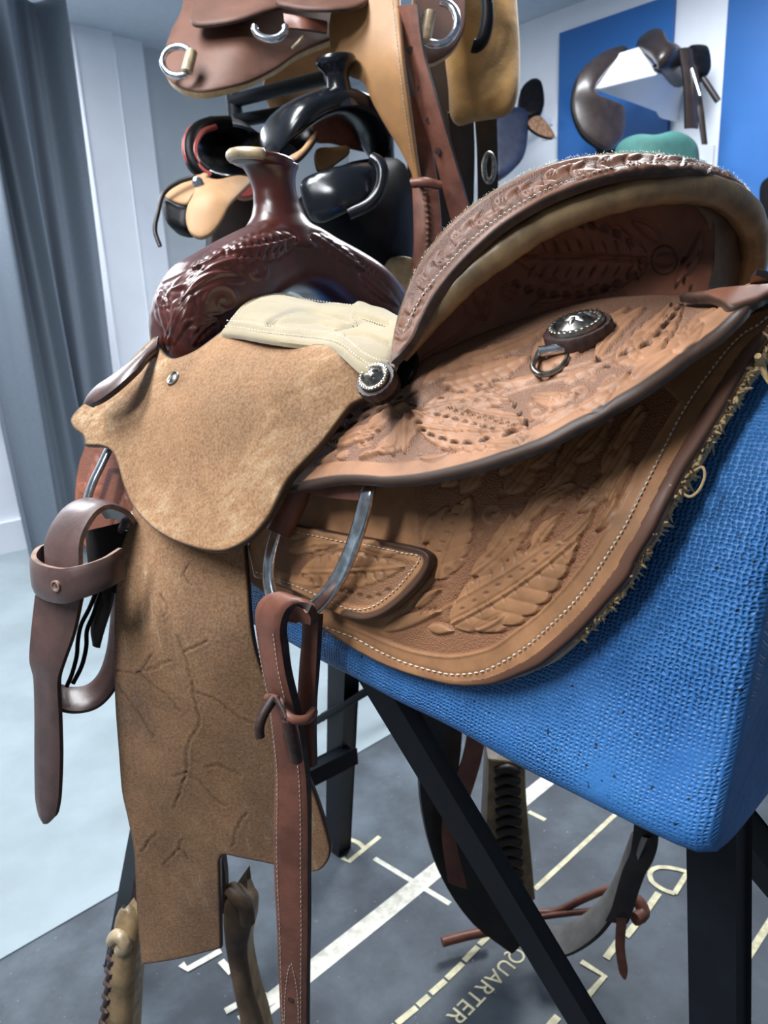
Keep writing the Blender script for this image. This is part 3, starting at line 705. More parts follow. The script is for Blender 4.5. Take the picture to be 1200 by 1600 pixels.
    # knife cuts: slits, burnished and with their shade painted in
    for (x, y, a, L) in ((530, 668, -28, 16), (548, 660, -28, 20), (567, 650, -30, 22), (592, 638, -28, 24), (617, 628, -28, 22), (641, 614, -32, 24), (524, 660, -28, 10), (545, 648, -28, 10), (570, 636, -28, 12), (590, 626, -28, 12), (604, 620, -28, 12), (623, 618, -28, 12)): T.stamp(x, y, L, 5.5, a, 2.2)
    for i in range(4): T.stamp(632 + i * 5, 627 + i * 1.5, 8, 2.4, 40, 1.2); T.stamp(514 + i * 4.5, 691 - i * .5, 8, 2.4, -75, 1.2)
    for (x, y, a, L) in ((655, 660, 10, 10), (661, 672, 15, 12), (674, 680, 10, 12), (692, 686, 5, 13), (710, 691, 5, 14), (730, 692, 0, 15), (757, 687, -18, 18), (796, 677, -22, 22), (821, 659, -55, 13), (811, 645, -70, 10), (803, 631, -70, 10)): T.stamp(x, y, L, 5, a, 2.0)
    for i in range(7): T.stamp(684 + i * 14.5, 648 + i * 3.8, 10, 4.5, 8, 1.3, .8)
    for i in range(9):
        for j in range(4): T.stamp(699 + i * 12 + j * 4, 640 + i * 3.2 - j * .8, 5, 1.8, 60, .8, .8)
    for (x, y, a, L) in ((948, 570, -10, 12), (977, 556, -28, 24), (1010, 540, -30, 24), (1031, 523, -36, 20), (1041, 508, -38, 18), (1051, 495, -38, 17), (1059, 482, -42, 14), (1065, 474, -45, 10), (934, 560, 0, 10)): T.stamp(x, y, L, 5.5, a, 2.4)
    for (x, y, a, L) in ((720, 612, -10, 14), (748, 602, -15, 14), (775, 594, -15, 14), (800, 590, -15, 12), (690, 622, 0, 10), (700, 605, -10, 12)): T.stamp(x, y, L, 4, a, 1.6, .7)
    # basket cross-hatch patch
    for i in range(6): T.line([(556 + i * 5, 690), (566 + i * 5, 672)], 1.1, -.6, smooth=False); T.line([(552 + i * 2, 700 - i * 5), (585 + i * 2, 692 - i * 5)], 1.1, -.6, smooth=False)
    dl2 = np.abs(dl - 31); h = T.h * 1.0 - .5 * np.exp(-(dl2 / 1.6) ** 2)
    dye = sm(11, 8.5, dl) * .95
    return h * 1e-3, {'bg': np.clip(T.bg, 0, 1), 'dk': np.maximum(T.dk, dye)}
rearj = sheet('rear_jockey', rj_out, RJ, ['jockey_leather', 'dark_edge', 'raw_back'], sad, res=1.9, thick=.006, disp=rj_disp, rnd=.003, rim=(1.2, 3., 5.))
# ---- tie piece where the two rear jockeys meet
TP = Surf([(1060, 457, .482), (1072, 455, .478), (1125, 446, .455), (1200, 441, .440), (1200, 460, .425), (1135, 475, .425), (1100, 462, .455), (1240, 440, .43)])
sheet('jockey_tie', [(1060, 458), (1072, 454), (1100, 451), (1125, 446), (1170, 442), (1200, 440), (1240, 436, 1), (1240, 448, 1), (1205, 456), (1187, 466), (1170, 471), (1150, 476), (1136, 476), (1122, 468), (1105, 462), (1080, 461)], TP, ['cantle_leather', 'dark_edge', 'raw_back'], sad, res=3, thick=.006, rnd=.002)
# ---- seat jockey (rough-out)
SJ = Surf([(567, 622, .533), (450, 750, .562), (320, 860, .60), (220, 810, .655), (184, 730, .69), (110, 657, .742), (250, 542, .725), (344, 518, .685), (450, 530, .605), (530, 545, .556), (606, 579, .518), (330, 700, .622), (440, 620, .575), (150, 690, .715), (420, 450, .76)])
sj_out = [(567, 623, 1), (547, 633), (525, 660), (500, 694), (475, 722), (450, 751), (435, 780), (420, 805), (397, 832), (375, 849), (350, 860), (330, 861), (315, 859), (290, 852), (265, 842), (240, 827), (220, 809), (202, 786), (190, 755), (184, 730), (178, 713), (170, 702), (157, 697), (131, 696, 1), (129, 681), (115, 670), (109, 657), (115, 645), (132, 628), (165, 597), (202, 562), (243, 524, 1), (249, 540), (258, 553), (270, 559), (285, 555), (305, 545), (330, 527), (345, 516, 1), (372, 519), (411, 525), (468, 532), (507, 536), (532, 543), (554, 562), (571, 574), (606, 579, 1), (608, 585), (590, 604)]
def sj_disp(u, v, ed):
    T = Tool(u, v, 0.)
    for p, w_, d_ in (([(445, 690), (458, 672), (466, 660)], 1.6, -.6), ([(360, 760), (395, 700), (430, 650)], 5, .5), ([(420, 640), (470, 610), (540, 585)], 5, -.5), ([(390, 840), (405, 790), (420, 750)], 3, -.4), ([(410, 845), (425, 800), (440, 760)], 3, .5)): T.line(p, w_, d_)
    q = np.exp(-(((u - 270) / 16) ** 2 + ((v - 591) / 16) ** 2)); h = T.h * 1e-3 - .001 * q
    h += .0012 * np.sin(u * .03 + v * .018) * np.sin(v * .025 - u * .01)
    return h, {'dk': .35 * q}
seatj = sheet('seat_jockey', sj_out, SJ, ['roughout_leather', 'dark_edge', 'raw_back'], sad, res=4.5, thick=.006, disp=sj_disp, rnd=.002)
# rivet
def disc_frame(surf, u, v):
    N = surf.N(np.array(float(u)), np.array(float(v))); p = surf.P(np.array(float(u)), np.array(float(v))); return p, N
def lathe(name, p, N, prof, mat, parent, seg=24, wave=None, xdir=None, **kw):
    """prof rows (radius, height along N)"""
    N = N / np.linalg.norm(N); a = xdir if xdir is not None else np.cross(N, [0, 0, 1.]); X = a - (a @ N) * N; X /= np.linalg.norm(X); Y = np.cross(N, X); R = []
    for (r, h) in prof:
        t = np.linspace(0, 2 * math.pi, seg, endpoint=False); rr = r * (1 + (wave(t) if wave else 0))
        R.append(p + (rr * np.cos(t))[:, None] * X + (rr * np.sin(t))[:, None] * Y + h * N)
    V, F = loft(np.array(R)); o = mesh(name, V, F, mat, parent, **kw); o.data.set_sharp_from_angle(angle=math.radians(50)); return o
p, N = disc_frame(SJ, 270, 591)
lathe('rivet', p, N, [(.0072, -.001), (.0074, .0004), (.0066, .0011), (.0056, .0008), (.0050, .0001), (.0040, .0002), (.0030, .0008), (.0014, .0010), (.0009, .0003)], 'old_silver', sad)
# ---- suede seat
SU = Surf([(344, 518, .674), (450, 530, .592), (530, 545, .543), (606, 579, .504), (375, 477, .735), (430, 455, .785), (500, 470, .775), (600, 480, .70), (617, 490, .66), (500, 500, .69), (570, 520, .60), (612, 530, .56)])
su_out = [(343, 519, 1), (372, 521), (411, 527), (468, 534), (507, 538), (530, 544), (553, 563), (568, 575), (584, 582), (612, 585, 1), (630, 540), (640, 500, 1), (617, 489), (600, 480), (580, 475), (568, 470), (558, 469), (550, 474), (525, 471), (500, 470), (475, 464), (450, 457), (430, 455), (407, 459), (390, 467), (375, 478), (360, 496)]
quilt = [[(420, 510), (440, 498), (465, 491), (500, 494), (535, 503), (556, 511)], [(420, 510), (460, 508), (500, 511), (530, 517), (556, 511), (552, 497)], [(527, 520), (556, 512)], [(556, 512), (575, 505), (600, 515)], [(540, 528), (575, 530), (606, 545)], [(556, 497), (580, 503), (606, 512)]]
seam1 = [(352, 511), (380, 514), (411, 520), (468, 527), (512, 532), (536, 541), (560, 561), (585, 574), (608, 577)]
seam2 = [(356, 505), (385, 507), (415, 513), (470, 520), (516, 526), (542, 536), (566, 556), (590, 568), (610, 571)]
seam3 = [(362, 500), (378, 483), (394, 472), (412, 464), (432, 461), (455, 463), (480, 469), (530, 476), (560, 478)]
def su_disp(u, v, ed):
    T = Tool(u, v, 0.)
    for p in quilt: T.line(p, 3.0, -4.0)
    for p in (seam1, seam2, seam3): T.line(p, 1.8, -1.2)
    h = T.h * 1e-3 + .004 * sm(0, 16, ed); return h
suede_ = sheet('suede_seat', su_out, SU, ['suede', 'suede', 'raw_back'], sad, res=2.4, thick=.0055, disp=su_disp, rnd=.002)
su_off = Surf([(a[0] * 100, a[1] * 100, float(SU.d(a[0] * 100, a[1] * 100)) - .0022) for a in SU.c])
for p in quilt: stitch('seat_stitching', p, SU, 'thread_suede', suede_, 4., .6, .0005, .0008)
for p, o_ in ((seam1, .0010), (seam2, .0028), (seam3, .0010)): stitch('seat_stitching', p, SU, 'thread', suede_, 4.6, .62, .0005, o_)
# ---- cantle: back face, rolled rim, tooled top strip
CB = Surf([(640, 578, .540), (760, 522, .548), (850, 492, .542), (1000, 462, .533), (1100, 458, .520), (700, 420, .525), (850, 345, .512), (1000, 305, .513), (1100, 320, .535), (1115, 400, .545), (850, 420, .538), (1000, 390, .535)])
cb_out = [(620, 575, 1), (660, 505), (710, 440), (770, 390), (840, 350), (920, 318), (1000, 300), (1070, 300), (1112, 330), (1118, 400), (1106, 465, 1), (1000, 470), (930, 480), (850, 503), (760, 535), (690, 568)]
def cb_disp(u, v, ed):
    T = Tool(u, v, 0.)
    T.leaf((1012, 406), (800, 402), 52, 9, 4, 1.9, .7); T.leaf((1030, 380), (985, 345), 9, 0, 4, 1.2, vein=False); T.leaf((1060, 440), (1095, 360), 9, 0, 5, 1.2, vein=False)
    T.leaf((760, 500), (700, 420), 24, 4, 6, 1.3); T.scroll(800, 455, 20, 1.2, 90, 2.5, 1.1, .8); T.scroll(960, 455, 16, 1.2, 20, 2.2, 1.0, .8); T.leaf((830, 478), (930, 462), 14, 5, 3, 1.1)
    T.line([(660, 560), (720, 520), (760, 470), (772, 420)], 2.5, 1.)
    for i in range(10):
        t = i / 9; x = 806 + t * 178; b = 50 * math.sin(math.pi * min(.95, .15 + t * .8)) ** .5
        T.stamp(x, 402 - b - 5, 15, 12, 20, 1.8, .6); T.stamp(x, 406 + b + 4, 15, 12, -20, 1.8, .6)
    for i in range(9):
        x = 830 + i * 19; T.stamp(x, 384, 24, 4, 70, 1.2, .4); T.stamp(x, 424, 22, 4, -60, 1.2, .4)
    for (x, y, a) in ((1068, 405, -60), (1075, 415, -60), (1090, 395, -70), (1070, 438, -80), (1058, 445, -60), (1080, 450, -70), (1000, 420, 60), (998, 408, 60), (995, 430, 60)): T.stamp(x, y, 14, 5, a, 1.5, .7)
    # round maker's stamp
    r = np.hypot((u - 1038) / 1.0, (v - 405.5) / 1.12); T.h -= 1.0 * np.exp(-((r - 20) / 1.3) ** 2); T.dk = np.maximum(T.dk, .75 * np.exp(-((r - 20) / 1.3) ** 2))
    h = T.h * 1e-3 * 1.15; return h, {'bg': np.zeros(len(u)), 'dk': T.dk}
cback = sheet('cantle_back', cb_out, CB, ['cantle_leather', 'dark_edge', 'raw_back'], sad, res=2.2, thick=.012, disp=cb_disp)
def stamp_text(txt, u, v, hpx, arc, up):
    """little impressed letters on an arc of the round stamp, laid on the cantle back"""
    cu = bpy.data.curves.new('stamp', 'FONT'); cu.body = txt; cu.size = 1.; cu.align_x = 'CENTER'; cu.extrude = .0
    tmp = bpy.data.objects.new('stamp_tmp', cu); COL.objects.link(tmp); dg = bpy.context.evaluated_depsgraph_get()
    me = bpy.data.meshes.new_from_object(tmp.evaluated_get(dg)); bpy.data.objects.remove(tmp)
    V = np.array([x.co for x in me.vertices]); F = [list(f.vertices) for f in me.polygons]
    x = V[:, 0] * hpx * .82; y = (V[:, 1] - .35) * hpx
    uu = u + x; vv = v - y + arc * x * x / 20
    P = CB.P(uu, vv); Nn = CB.N(uu, vv); mesh('maker_stamp', P + Nn * .0004, F, 'thread_dark', cback, smooth=False)
stamp_text('SANTA FE', 1041, 396, 8.0, .42, 1); stamp_text('COOKERY', 1038, 417, 8.0, -.42, 1)
# rolled rawhide rim
rim_c = [(630, 560, 0.523, 7.9), (652, 528, 0.517, 13.2), (690, 478, 0.509, 19.4), (730, 435, 0.502, 22.0), (790, 390, 0.496, 22.9), (850, 351, 0.492, 22.9), (910, 326, 0.49, 22.9), (980, 304, 0.494, 23.8), (1050, 294, 0.504, 23.8), (1110, 298, 0.52, 23.8), (1152, 320, 0.541, 24.6), (1174, 353, 0.56, 23.8), (1178, 398, 0.58, 22.0), (1166, 448, 0.6, 21.1)]
A = cat([list(p) for p in rim_c], 6.); P = PX(A[:, 0], A[:, 1], A[:, 2]); R = A[:, 3] * A[:, 2] / FPX
tube('cantle_roll', P, R * (1 + .02 * np.sin(np.arange(len(A)) * .9) + .015 * np.sin(np.arange(len(A)) * .37)), 'rawhide', sad, seg=28)
IN = Surf([(1075, 318, .53), (1110, 318, .535), (1150, 335, .555), (1180, 400, .59), (1165, 445, .60), (1100, 446, .56), (1100, 380, .545)])
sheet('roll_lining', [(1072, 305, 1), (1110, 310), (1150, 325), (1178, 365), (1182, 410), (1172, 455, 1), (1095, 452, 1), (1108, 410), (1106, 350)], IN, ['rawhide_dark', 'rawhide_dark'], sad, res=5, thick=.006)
# tooled strip over the top of the rim
strip_hi = [(609, 566), (612, 535), (622, 490), (640, 440), (665, 395), (700, 352), (740, 318), (790, 286), (840, 262), (890, 247), (940, 240), (990, 237), (1040, 241), (1090, 250), (1130, 264), (1160, 284), (1176, 305)]
strip_lo = [(613, 566), (640, 530), (668, 475), (700, 430), (740, 388), (790, 346), (850, 310), (900, 289), (950, 273), (1000, 264), (1060, 261), (1110, 268), (1150, 284), (1176, 305)]
lo_d = [.508, .503, .497, .491, .485, .479, .474, .472, .473, .477, .487, .503, .523, .542]
hi_a = [(u, v, float(np.interp(u, [p[0] for p in strip_lo], lo_d)) + .026) for (u, v) in strip_hi[1:-1]]
ST = Surf([(p[0], p[1], d_) for p, d_ in zip(strip_lo, lo_d)] + hi_a)
strip_st = [(u - 6 - 2 * (u < 900), v - 6 - 4 * (u < 700)) for (u, v) in strip_lo[1:-1]]
def strip_disp(u, v, ed):
    T = Tool(u, v, 0.); q = T.q; lo = cat([list(p) for p in strip_lo], 6.); hi = cat([list(p) for p in strip_hi], 6.)
    dl = distpath(q, lo); dh = distpath(q, hi); T.bg = sm(9, 12, dl) * sm(4, 7, dh); T.h = -.7 * T.bg
    mid = [((a[0] * .55 + b[0] * .45), (a[1] * .55 + b[1] * .45)) for a, b in zip(resample(np.array(strip_hi), 14), resample(np.array(strip_lo), 14))]
    mid = cat([list(m_) for m_ in mid], 6.)
    T.line(mid, 3.0, .55)
    n_ = len(mid); k = 6
    while k < n_ - 10:
        s_ = 1 if (k // 7) % 2 else -1; a, b = mid[k], mid[min(n_ - 1, k + 9)]; t_ = (b - a) / np.linalg.norm(b - a); nn = np.array([-t_[1], t_[0]]) * s_
        T.leaf(a, b + nn * 9, 6.5, 3, 3 * s_, .9, .5); T.leaf(a + nn * 3, a + t_ * 22 + nn * 12, 4.5, 0, 2 * s_, .8, vein=False); T.leaf(a - nn * 2, a + t_ * 26 - nn * 10, 4.5, 0, -2 * s_, .8, vein=False)
        for j in range(3): T.stamp(*(a + t_ * (8 + 6 * j) + nn * 5), 7, 2.2, math.degrees(math.atan2(t_[1], t_[0])) + 50 * s_, .8, .7)
        k += 7
    for dd_ in (10.5, ): T.h -= .5 * np.exp(-((dl - dd_) / 1.2) ** 2)
    dk = np.maximum(T.dk, 0); return T.h * 1e-3, {'bg': np.clip(T.bg, 0, 1), 'dk': dk}
cbind = sheet('cantle_binding', [(a[0], a[1], i in (0, len(strip_hi) - 1)) for i, a in enumerate(strip_hi)] + [(a[0], a[1]) for a in strip_lo[-2:0:-1]], ST, ['strip_leather', 'dark_edge', 'raw_back'], sad, res=2.0, thick=.0065, disp=strip_disp, rnd=.0015)
stitch('binding_stitching', strip_st, ST, 'thread', cbind, 9., .7, .0006, .0010)
# loose leather fibres along the top edge
V = []; F = []; hp = cat([list(p) for p in strip_hi[3:]], 3.)
for i in range(len(hp)):
    for k in range(3):
        u, v = hp[i] + rng.normal(0, 1.2, 2); d_ = float(ST.d(u, v)); p = PX(u, v, d_ - .001); e = PX(u + rng.normal(0, 1.6), v - abs(rng.normal(0, 1.8)), d_ + rng.normal(0, .001)); x = np.cross(e - p, [0, 0, 1.]); x = x / (np.linalg.norm(x) + 1e-9) * .00012; b = len(V)
        V += [p - x, p + x, e, p + FV * .0002]; F += [[b, b + 1, b + 2], [b + 1, b + 3, b + 2], [b + 3, b, b + 2]]
mesh('edge_fibres', V, F, 'thread', cbind, kind='stuff')
# dished front of the cantle behind the rim
rimP = np.array([PX(u, v, float(ST.d(u, v)) + .004) for (u, v) in resample(np.array(strip_hi), 30)]); rows = []
for k, (t, dz) in enumerate(((0, 0), (.15, -.012), (.4, -.045), (.7, -.08), (1, -.10))):
    tgt = S(.24, 0, 1.065); row = rimP * (1 - .75 * t) + tgt * .75 * t; row[:, 2] = rimP[:, 2] * (1 - t) + np.minimum(1.055, rimP[:, 2] - .004) * t; rows.append(row)
G = np.array(rows).transpose(1, 0, 2); du = np.gradient(G, axis=0); dv = np.gradient(G, axis=1); N = np.cross(du, dv); N /= np.linalg.norm(N, axis=-1)[..., None] + 1e-9
if N[15, 2, 2] < 0: N = -N
gridsolid('cantle_dish', G, N, .004, 'suede', sad)
# ---- fork (swells) and horn
def fork():
    tab = [(.159, 1.078, 1.044, .024), (.154, 1.095, 1.028, .036), (.143, 1.116, 1.020, .044), (.126, 1.1335, 1.026, .048), (.104, 1.144, 1.034, .049), (.083, 1.154, 1.056, .046), (.055, 1.166, 1.072, .042), (.03, 1.175, 1.091, .038), (0, 1.180, 1.103, .036), (-.03, 1.175, 1.098, .037), (-.06, 1.162, 1.078, .040), (-.09, 1.150, 1.062, .044), (-.12, 1.135, 1.048, .047), (-.148, 1.114, 1.048, .042), (-.165, 1.095, 1.050, .034), (-.173, 1.08, 1.060, .022)]
    Tb = cat([list(r) for r in tab], .008); rings = []
    for (l, zt, zb, hs) in Tb:
        sec = superell(40, hs, (zt - zb) / 2, 2.9); sc = .435
        rings.append([S(sc + a - .012 * (b / max(1e-4, (zt - zb) / 2)) * 0, l, (zt + zb) / 2 + b) for a, b in sec])
    V, F = loft(np.array(rings)); V = list(V); F = list(F)
    hp = [(.438, 1.150, .044, .048), (.440, 1.170, .037, .040), (.441, 1.182, .030, .030), (.442, 1.195, .0255, .0255), (.443, 1.210, .0235, .0235), (.444, 1.221, .0250, .0255), (.445, 1.229, .028, .028), (.446, 1.2345, .032, .032), (.447, 1.238, .034, .034)]
    R = []; t = np.linspace(0, 2 * math.pi, 40, endpoint=False)
    for i, (s, z, a, b) in enumerate(hp):
        tilt = max(0, (z - 1.20)) / .04; R.append([S(s + a * math.cos(x), .004 * tilt + b * math.sin(x), z + tilt * .10 * a * math.cos(x) * .8 + tilt * .06 * b * math.sin(x)) for x in t])
    V2, F2 = loft(np.array(R)); k = len(V); V += list(V2); F += [[i + k for i in f] for f in F2]
    o = mesh('fork', V, F, 'fork_leather', None)
    md = o.modifiers.new('r', 'REMESH'); md.mode = 'VOXEL'; md.voxel_size = .0017
    sm_ = o.modifiers.new('s', 'SMOOTH'); sm_.iterations = 14; sm_.factor = .5
    dg = bpy.context.evaluated_depsgraph_get(); me = bpy.data.meshes.new_from_object(o.evaluated_get(dg)); bpy.data.objects.remove(o)
    n = len(me.vertices); Vv = np.zeros(n * 3); me.vertices.foreach_get('co', Vv); Vv = Vv.reshape(-1, 3)
    Nn = np.zeros(n * 3); me.vertices.foreach_get('normal', Nn); Nn = Nn.reshape(-1, 3)
    u, v, d_ = toPX(Vv); T = Tool(u, v, 0.)
    body = sm(348, 372, v)
    T.leaf((462, 372), (350, 392), 21, 8, -4, 1.5, .5); T.leaf((350, 390), (300, 420), 14, 4, -4, 1.2); T.leaf((300, 460), (262, 545), 20, 4, 6, 1.2)
    T.leaf((325, 418), (268, 452), 10, 0, -5, 1.2); T.leaf((300, 440), (400, 405), 10, 0, -12, 1.2); T.leaf((285, 470), (375, 430), 9, 0, -20, 1.2); T.leaf((250, 455), (262, 520), 12, 3, 4, 1.1); T.leaf((340, 500), (300, 540), 20, 5, 5, 1.0)
    T.scroll(400, 425, 26, 1.1, 200, 2.6, 1.1, .8); T.scroll(350, 470, 30, 1.2, 180, 2.8, 1.1, .9); T.scroll(255, 470, 12, 1.2, 0, 2.0, 1.0); T.scroll(300, 512, 18, 1.2, 90, 2.2, 1.0)
    for p in ([(285, 500), (300, 465), (340, 445), (380, 440)], [(262, 520), (285, 470), (320, 440), (345, 428)], [(270, 540), (300, 500), (345, 490), (372, 480)], [(255, 440), (300, 420), (340, 400)], [(256, 470), (276, 440), (310, 415)]): T.line(p, 2., .9)
    for i in range(8): T.stamp(362 + i * 11, 388 - i * 2.2, 9, 5, 60, 1.2, .7); T.stamp(372 + i * 11, 404 - i * 2.6, 9, 5, -60, 1.2, .7)
    for i in range(3): T.stamp(308 + i * 5, 415 + i * 3, 9, 3, -40, 1.4, .9)
    for i in range(14): T.stamp(490 + i * 7, 372 + i * 4.6, 9, 5, 20, 1.6, .5); T.stamp(496 + i * 7, 366 + i * 4.6, 7, 4, -50, 1.4, .5)
    T.leaf((488, 365), (575, 425), 12, 7, 0, 1.0, .5); T.leaf((560, 425), (625, 480), 12, 4, 0, 1.0, .5)
    face = body * sm(-.05, .2, ((CAM - Vv) * Nn).sum(1) / np.linalg.norm(CAM - Vv, axis=1)) * (d_ < 1.05)
    h = T.h * face * 1.15e-3
    V3 = Vv + Nn * h[:, None]; F3 = [list(f.vertices) for f in me.polygons]
    mesh('fork', V3, F3, 'fork_leather', sad, attrs={'bg': .0 * T.bg, 'dk': T.dk * face * .7, 'ed': np.full(n, 50.)})
fork()
# horn cap with rawhide wrapped lip
t = np.linspace(0, 2 * math.pi, 44, endpoint=False); R = []
for (r, h) in ((.024, -.007), (.033, -.004), (.0355, 0), (.036, .003), (.0345, .0055), (.028, .0066), (.012, .0072), (.001, .0073)):
    R.append([S(.447 + r * math.cos(x), .011 + r * math.sin(x), 1.2375 + h + .08 * r * math.cos(x) + .12 * r * math.sin(x)) for x in t])
V, F = loft(np.array(R)); mesh('horn_cap', V, F, 'fork_leather', sad, attrs={'ed': np.full(len(V), 50.), 'bg': np.zeros(len(V)), 'dk': np.zeros(len(V))})
tt = np.linspace(math.radians(35), math.radians(152), 26); tube('horn_wrap', np.array([S(.447 + .0325 * math.cos(x), .011 + .0325 * math.sin(x), 1.2395 + .0026 * math.cos(x) + .0039 * math.sin(x)) for x in tt]), [.003] + [.0060] * 24 + [.003], 'rawhide_pale', sad, seg=12)
tt = np.linspace(math.radians(245), math.radians(290), 10); tube('horn_wrap', np.array([S(.447 + .0335 * math.cos(x), .011 + .0335 * math.sin(x), 1.2395 + .0026 * math.cos(x) + .0039 * math.sin(x)) for x in tt]), [.003] + [.0048] * 8 + [.003], 'rawhide_pale', sad, seg=12)
# ---- off side of the saddle: mirrored leather
def mirror(name, src):
    me = src.data.copy(); n = len(me.vertices); V = np.zeros(n * 3); me.vertices.foreach_get('co', V); V = V.reshape(-1, 3); root = np.array(sad.matrix_world.translation)
    s_, l_, z_ = toSLZ(V + root); V = ORG + s_[:, None] * FV - l_[:, None] * LV + z_[:, None] * ZV - root
    me.vertices.foreach_set('co', V.ravel()); me.flip_normals(); me.update(); link(name, me, sad)
mirror('skirt', skirt_); mirror('rear_jockey', rearj); mirror('seat_jockey', seatj)
# ---- fender
FE = Surf([(210, 790, .705), (180, 930, .692), (180, 1115, .722), (219, 1510, .83), (345, 1485, .805), (343, 1340, .757), (427, 1354, .75), (513, 1345, .735), (490, 1237, .705), (390, 960, .642), (382, 857, .645), (290, 1000, .658), (290, 1200, .712), (250, 1350, .775), (300, 800, .66)])
fe_out = [(209, 780, 1), (197, 825), (186, 857), (179, 930), (178, 1022), (179, 1115), (185, 1205), (189, 1240), (200, 1284), (209, 1330), (212, 1410), (215, 1461), (219, 1510, 1), (280, 1498), (345, 1485, 1), (344, 1415), (343, 1345, 1), (349, 1335), (373, 1340), (427, 1354), (470, 1361), (497, 1361), (512, 1346), (517, 1326), (509, 1293), (490, 1237), (440, 1125), (405, 1035), (393, 980), (388, 920), (382, 850), (378, 790, 1)]
cracks = [[(277, 995), (286, 1020), (294, 1046), (301, 1070), (305, 1092), (312, 1129), (296, 1157), (291, 1207)], [(180, 1046), (217, 1050), (232, 1030), (238, 1022)], [(217, 1050), (250, 1040), (266, 1034)], [(217, 1050), (238, 1070), (259, 1087), (280, 1110)], [(185, 1069), (210, 1105), (240, 1152)], [(301, 1080), (340, 1095), (370, 1120), (398, 1131)], [(273, 1214), (291, 1206), (312, 1222), (333, 1245), (355, 1260)], [(291, 1207), (280, 1240), (272, 1265)], [(222, 1330), (235, 1312), (247, 1300)], [(255, 1352), (278, 1330), (296, 1343)], [(278, 1330), (282, 1312)], [(365, 1320), (372, 1290), (385, 1270)], [(286, 1020), (310, 1010), (325, 1000)], [(320, 1200), (345, 1198), (375, 1212)], [(296, 880), (288, 900), (300, 915)], [(250, 930), (262, 950), (255, 965)]]
def fe_disp(u, v, ed):
    T = Tool(u, v, 0.); dk = np.zeros(len(u))
    for p in cracks:
        A = cat([list(x) for x in p], 5.); A = A + rng.normal(0, 1.1, A.shape); d_ = distpath(T.q, A); T.h += -.9 * np.exp(-(d_ / 1.5) ** 2) + .35 * np.exp(-((d_ - 4) / 2.5) ** 2); dk = np.maximum(dk, .55 * np.exp(-(d_ / 1.4) ** 2))
    return T.h * 1e-3 + .0014 * np.sin(u * .04) * np.sin(v * .02), {'dk': dk}
sheet('fender', fe_out, FE, ['fender_roughout', 'dark_edge', 'raw_back'], sad, res=3.2, thick=.007, disp=fe_disp, rnd=.002)
# ---- rigging pocket
RP = Surf([(462, 820, .604), (672, 870, .520), (570, 970, .555), (395, 900, .650), (560, 890, .566)])
rp_out = [(462, 820), (530, 834), (580, 842), (630, 851), (658, 858), (671, 867), (672, 880), (666, 896), (655, 913), (630, 938), (600, 960), (570, 970), (540, 965), (515, 955), (490, 941), (445, 918), (395, 902, 1), (385, 850, 1), (425, 812)]
def rp_disp(u, v, ed):
    T = Tool(u, v, 0.); rimd = ed; T.bg = sm(20, 24, rimd); T.h = -.9 * T.bg
    T.leaf((470, 893), (632, 885), 30, 9, 3, 1.3, .5); T.leaf((450, 860), (530, 850), 13, 4, -4, 1.0); T.scroll(495, 855, 12, 1.2, 40, 1.8, .9); T.scroll(478, 905, 12, 1.2, 200, 1.8, .9); T.leaf((560, 850), (620, 865), 12, 3, 3, .9); T.leaf((450, 905), (500, 915), 9, 0, 3, .9)
    for i in range(9): T.stamp(485 + i * 15, 872 + i * .5, 13, 3, 72, .9, .5); T.stamp(488 + i * 14, 908 - i * 1.2, 14, 5, 80, 1.1, .5)
    for (x, y) in ((560, 930), (575, 934), (590, 930), (605, 922), (545, 926)): T.stamp(x, y, 11, 6, -10, 1.4, .8)
    path = cat([list(p) for p in ((600, 846), (640, 855), (665, 863), (670, 880), (660, 900), (630, 934), (600, 957), (570, 966), (540, 961))], 5.); d_ = distpath(T.q, path)
    dye = sm(11, 7, d_); return (T.h + 1.3 * np.exp(-(d_ / 5) ** 2)) * 1e-3, {'bg': np.clip(T.bg, 0, 1), 'dk': np.maximum(T.dk * .9, dye * .95)}
pock = sheet('rigging_pocket', rp_out, RP, ['pocket_leather', 'dark_edge', 'raw_back'], sad, res=2.2, thick=.006, disp=rp_disp, rnd=.0018)
stitch('pocket_stitching', [(458, 829), (530, 845), (580, 853), (630, 864), (656, 870), (645, 890), (620, 920), (590, 944), (568, 952), (540, 950), (500, 932), (445, 908), (396, 892)], RP, 'thread', pock, 7.5, .62, .0005, .0008)
# strap pieces under the jockey that hold the ring
ribbon('rigging_strap', [(600, 730, .52), (480, 740, .585), (440, 760, .60)], [(565, 782, .534), (520, 778, .558), (470, 768, .588)], ['strap_leather', 'strap_edge'], sad, .005)
# ---- rigging ring
dr = [(586, 725, .550), (581, 748, .538), (575, 770, .530), (568, 798, .533), (558, 832, .540), (546, 866, .552), (530, 900, .563), (510, 930, .573), (485, 953, .582), (460, 962, .590), (440, 955, .596), (426, 935, .600), (420, 908, .604), (421, 875, .606), (430, 838, .606), (446, 800, .604), (462, 765, .60)]
A = cat([list(p) for p in dr], 5.); P = PX(A[:, 0], A[:, 1], A[:, 2]); Nk = SK.N(A[:, 0], A[:, 1]); Nk = Nk + .25 * LV + .1 * (CAM - P)
tube('rigging_ring', P, 0, 'steel', sad, seg=16, flat=(.0062, .0030), p=3.2, up=Nk)
tpx('ring_sleeve', [(472, 745, .592), (463, 775, .598), (452, 800, .600), (440, 822, .602), (435, 833, .602)], .0105, 'strap_leather', sad, step=4, seg=18)
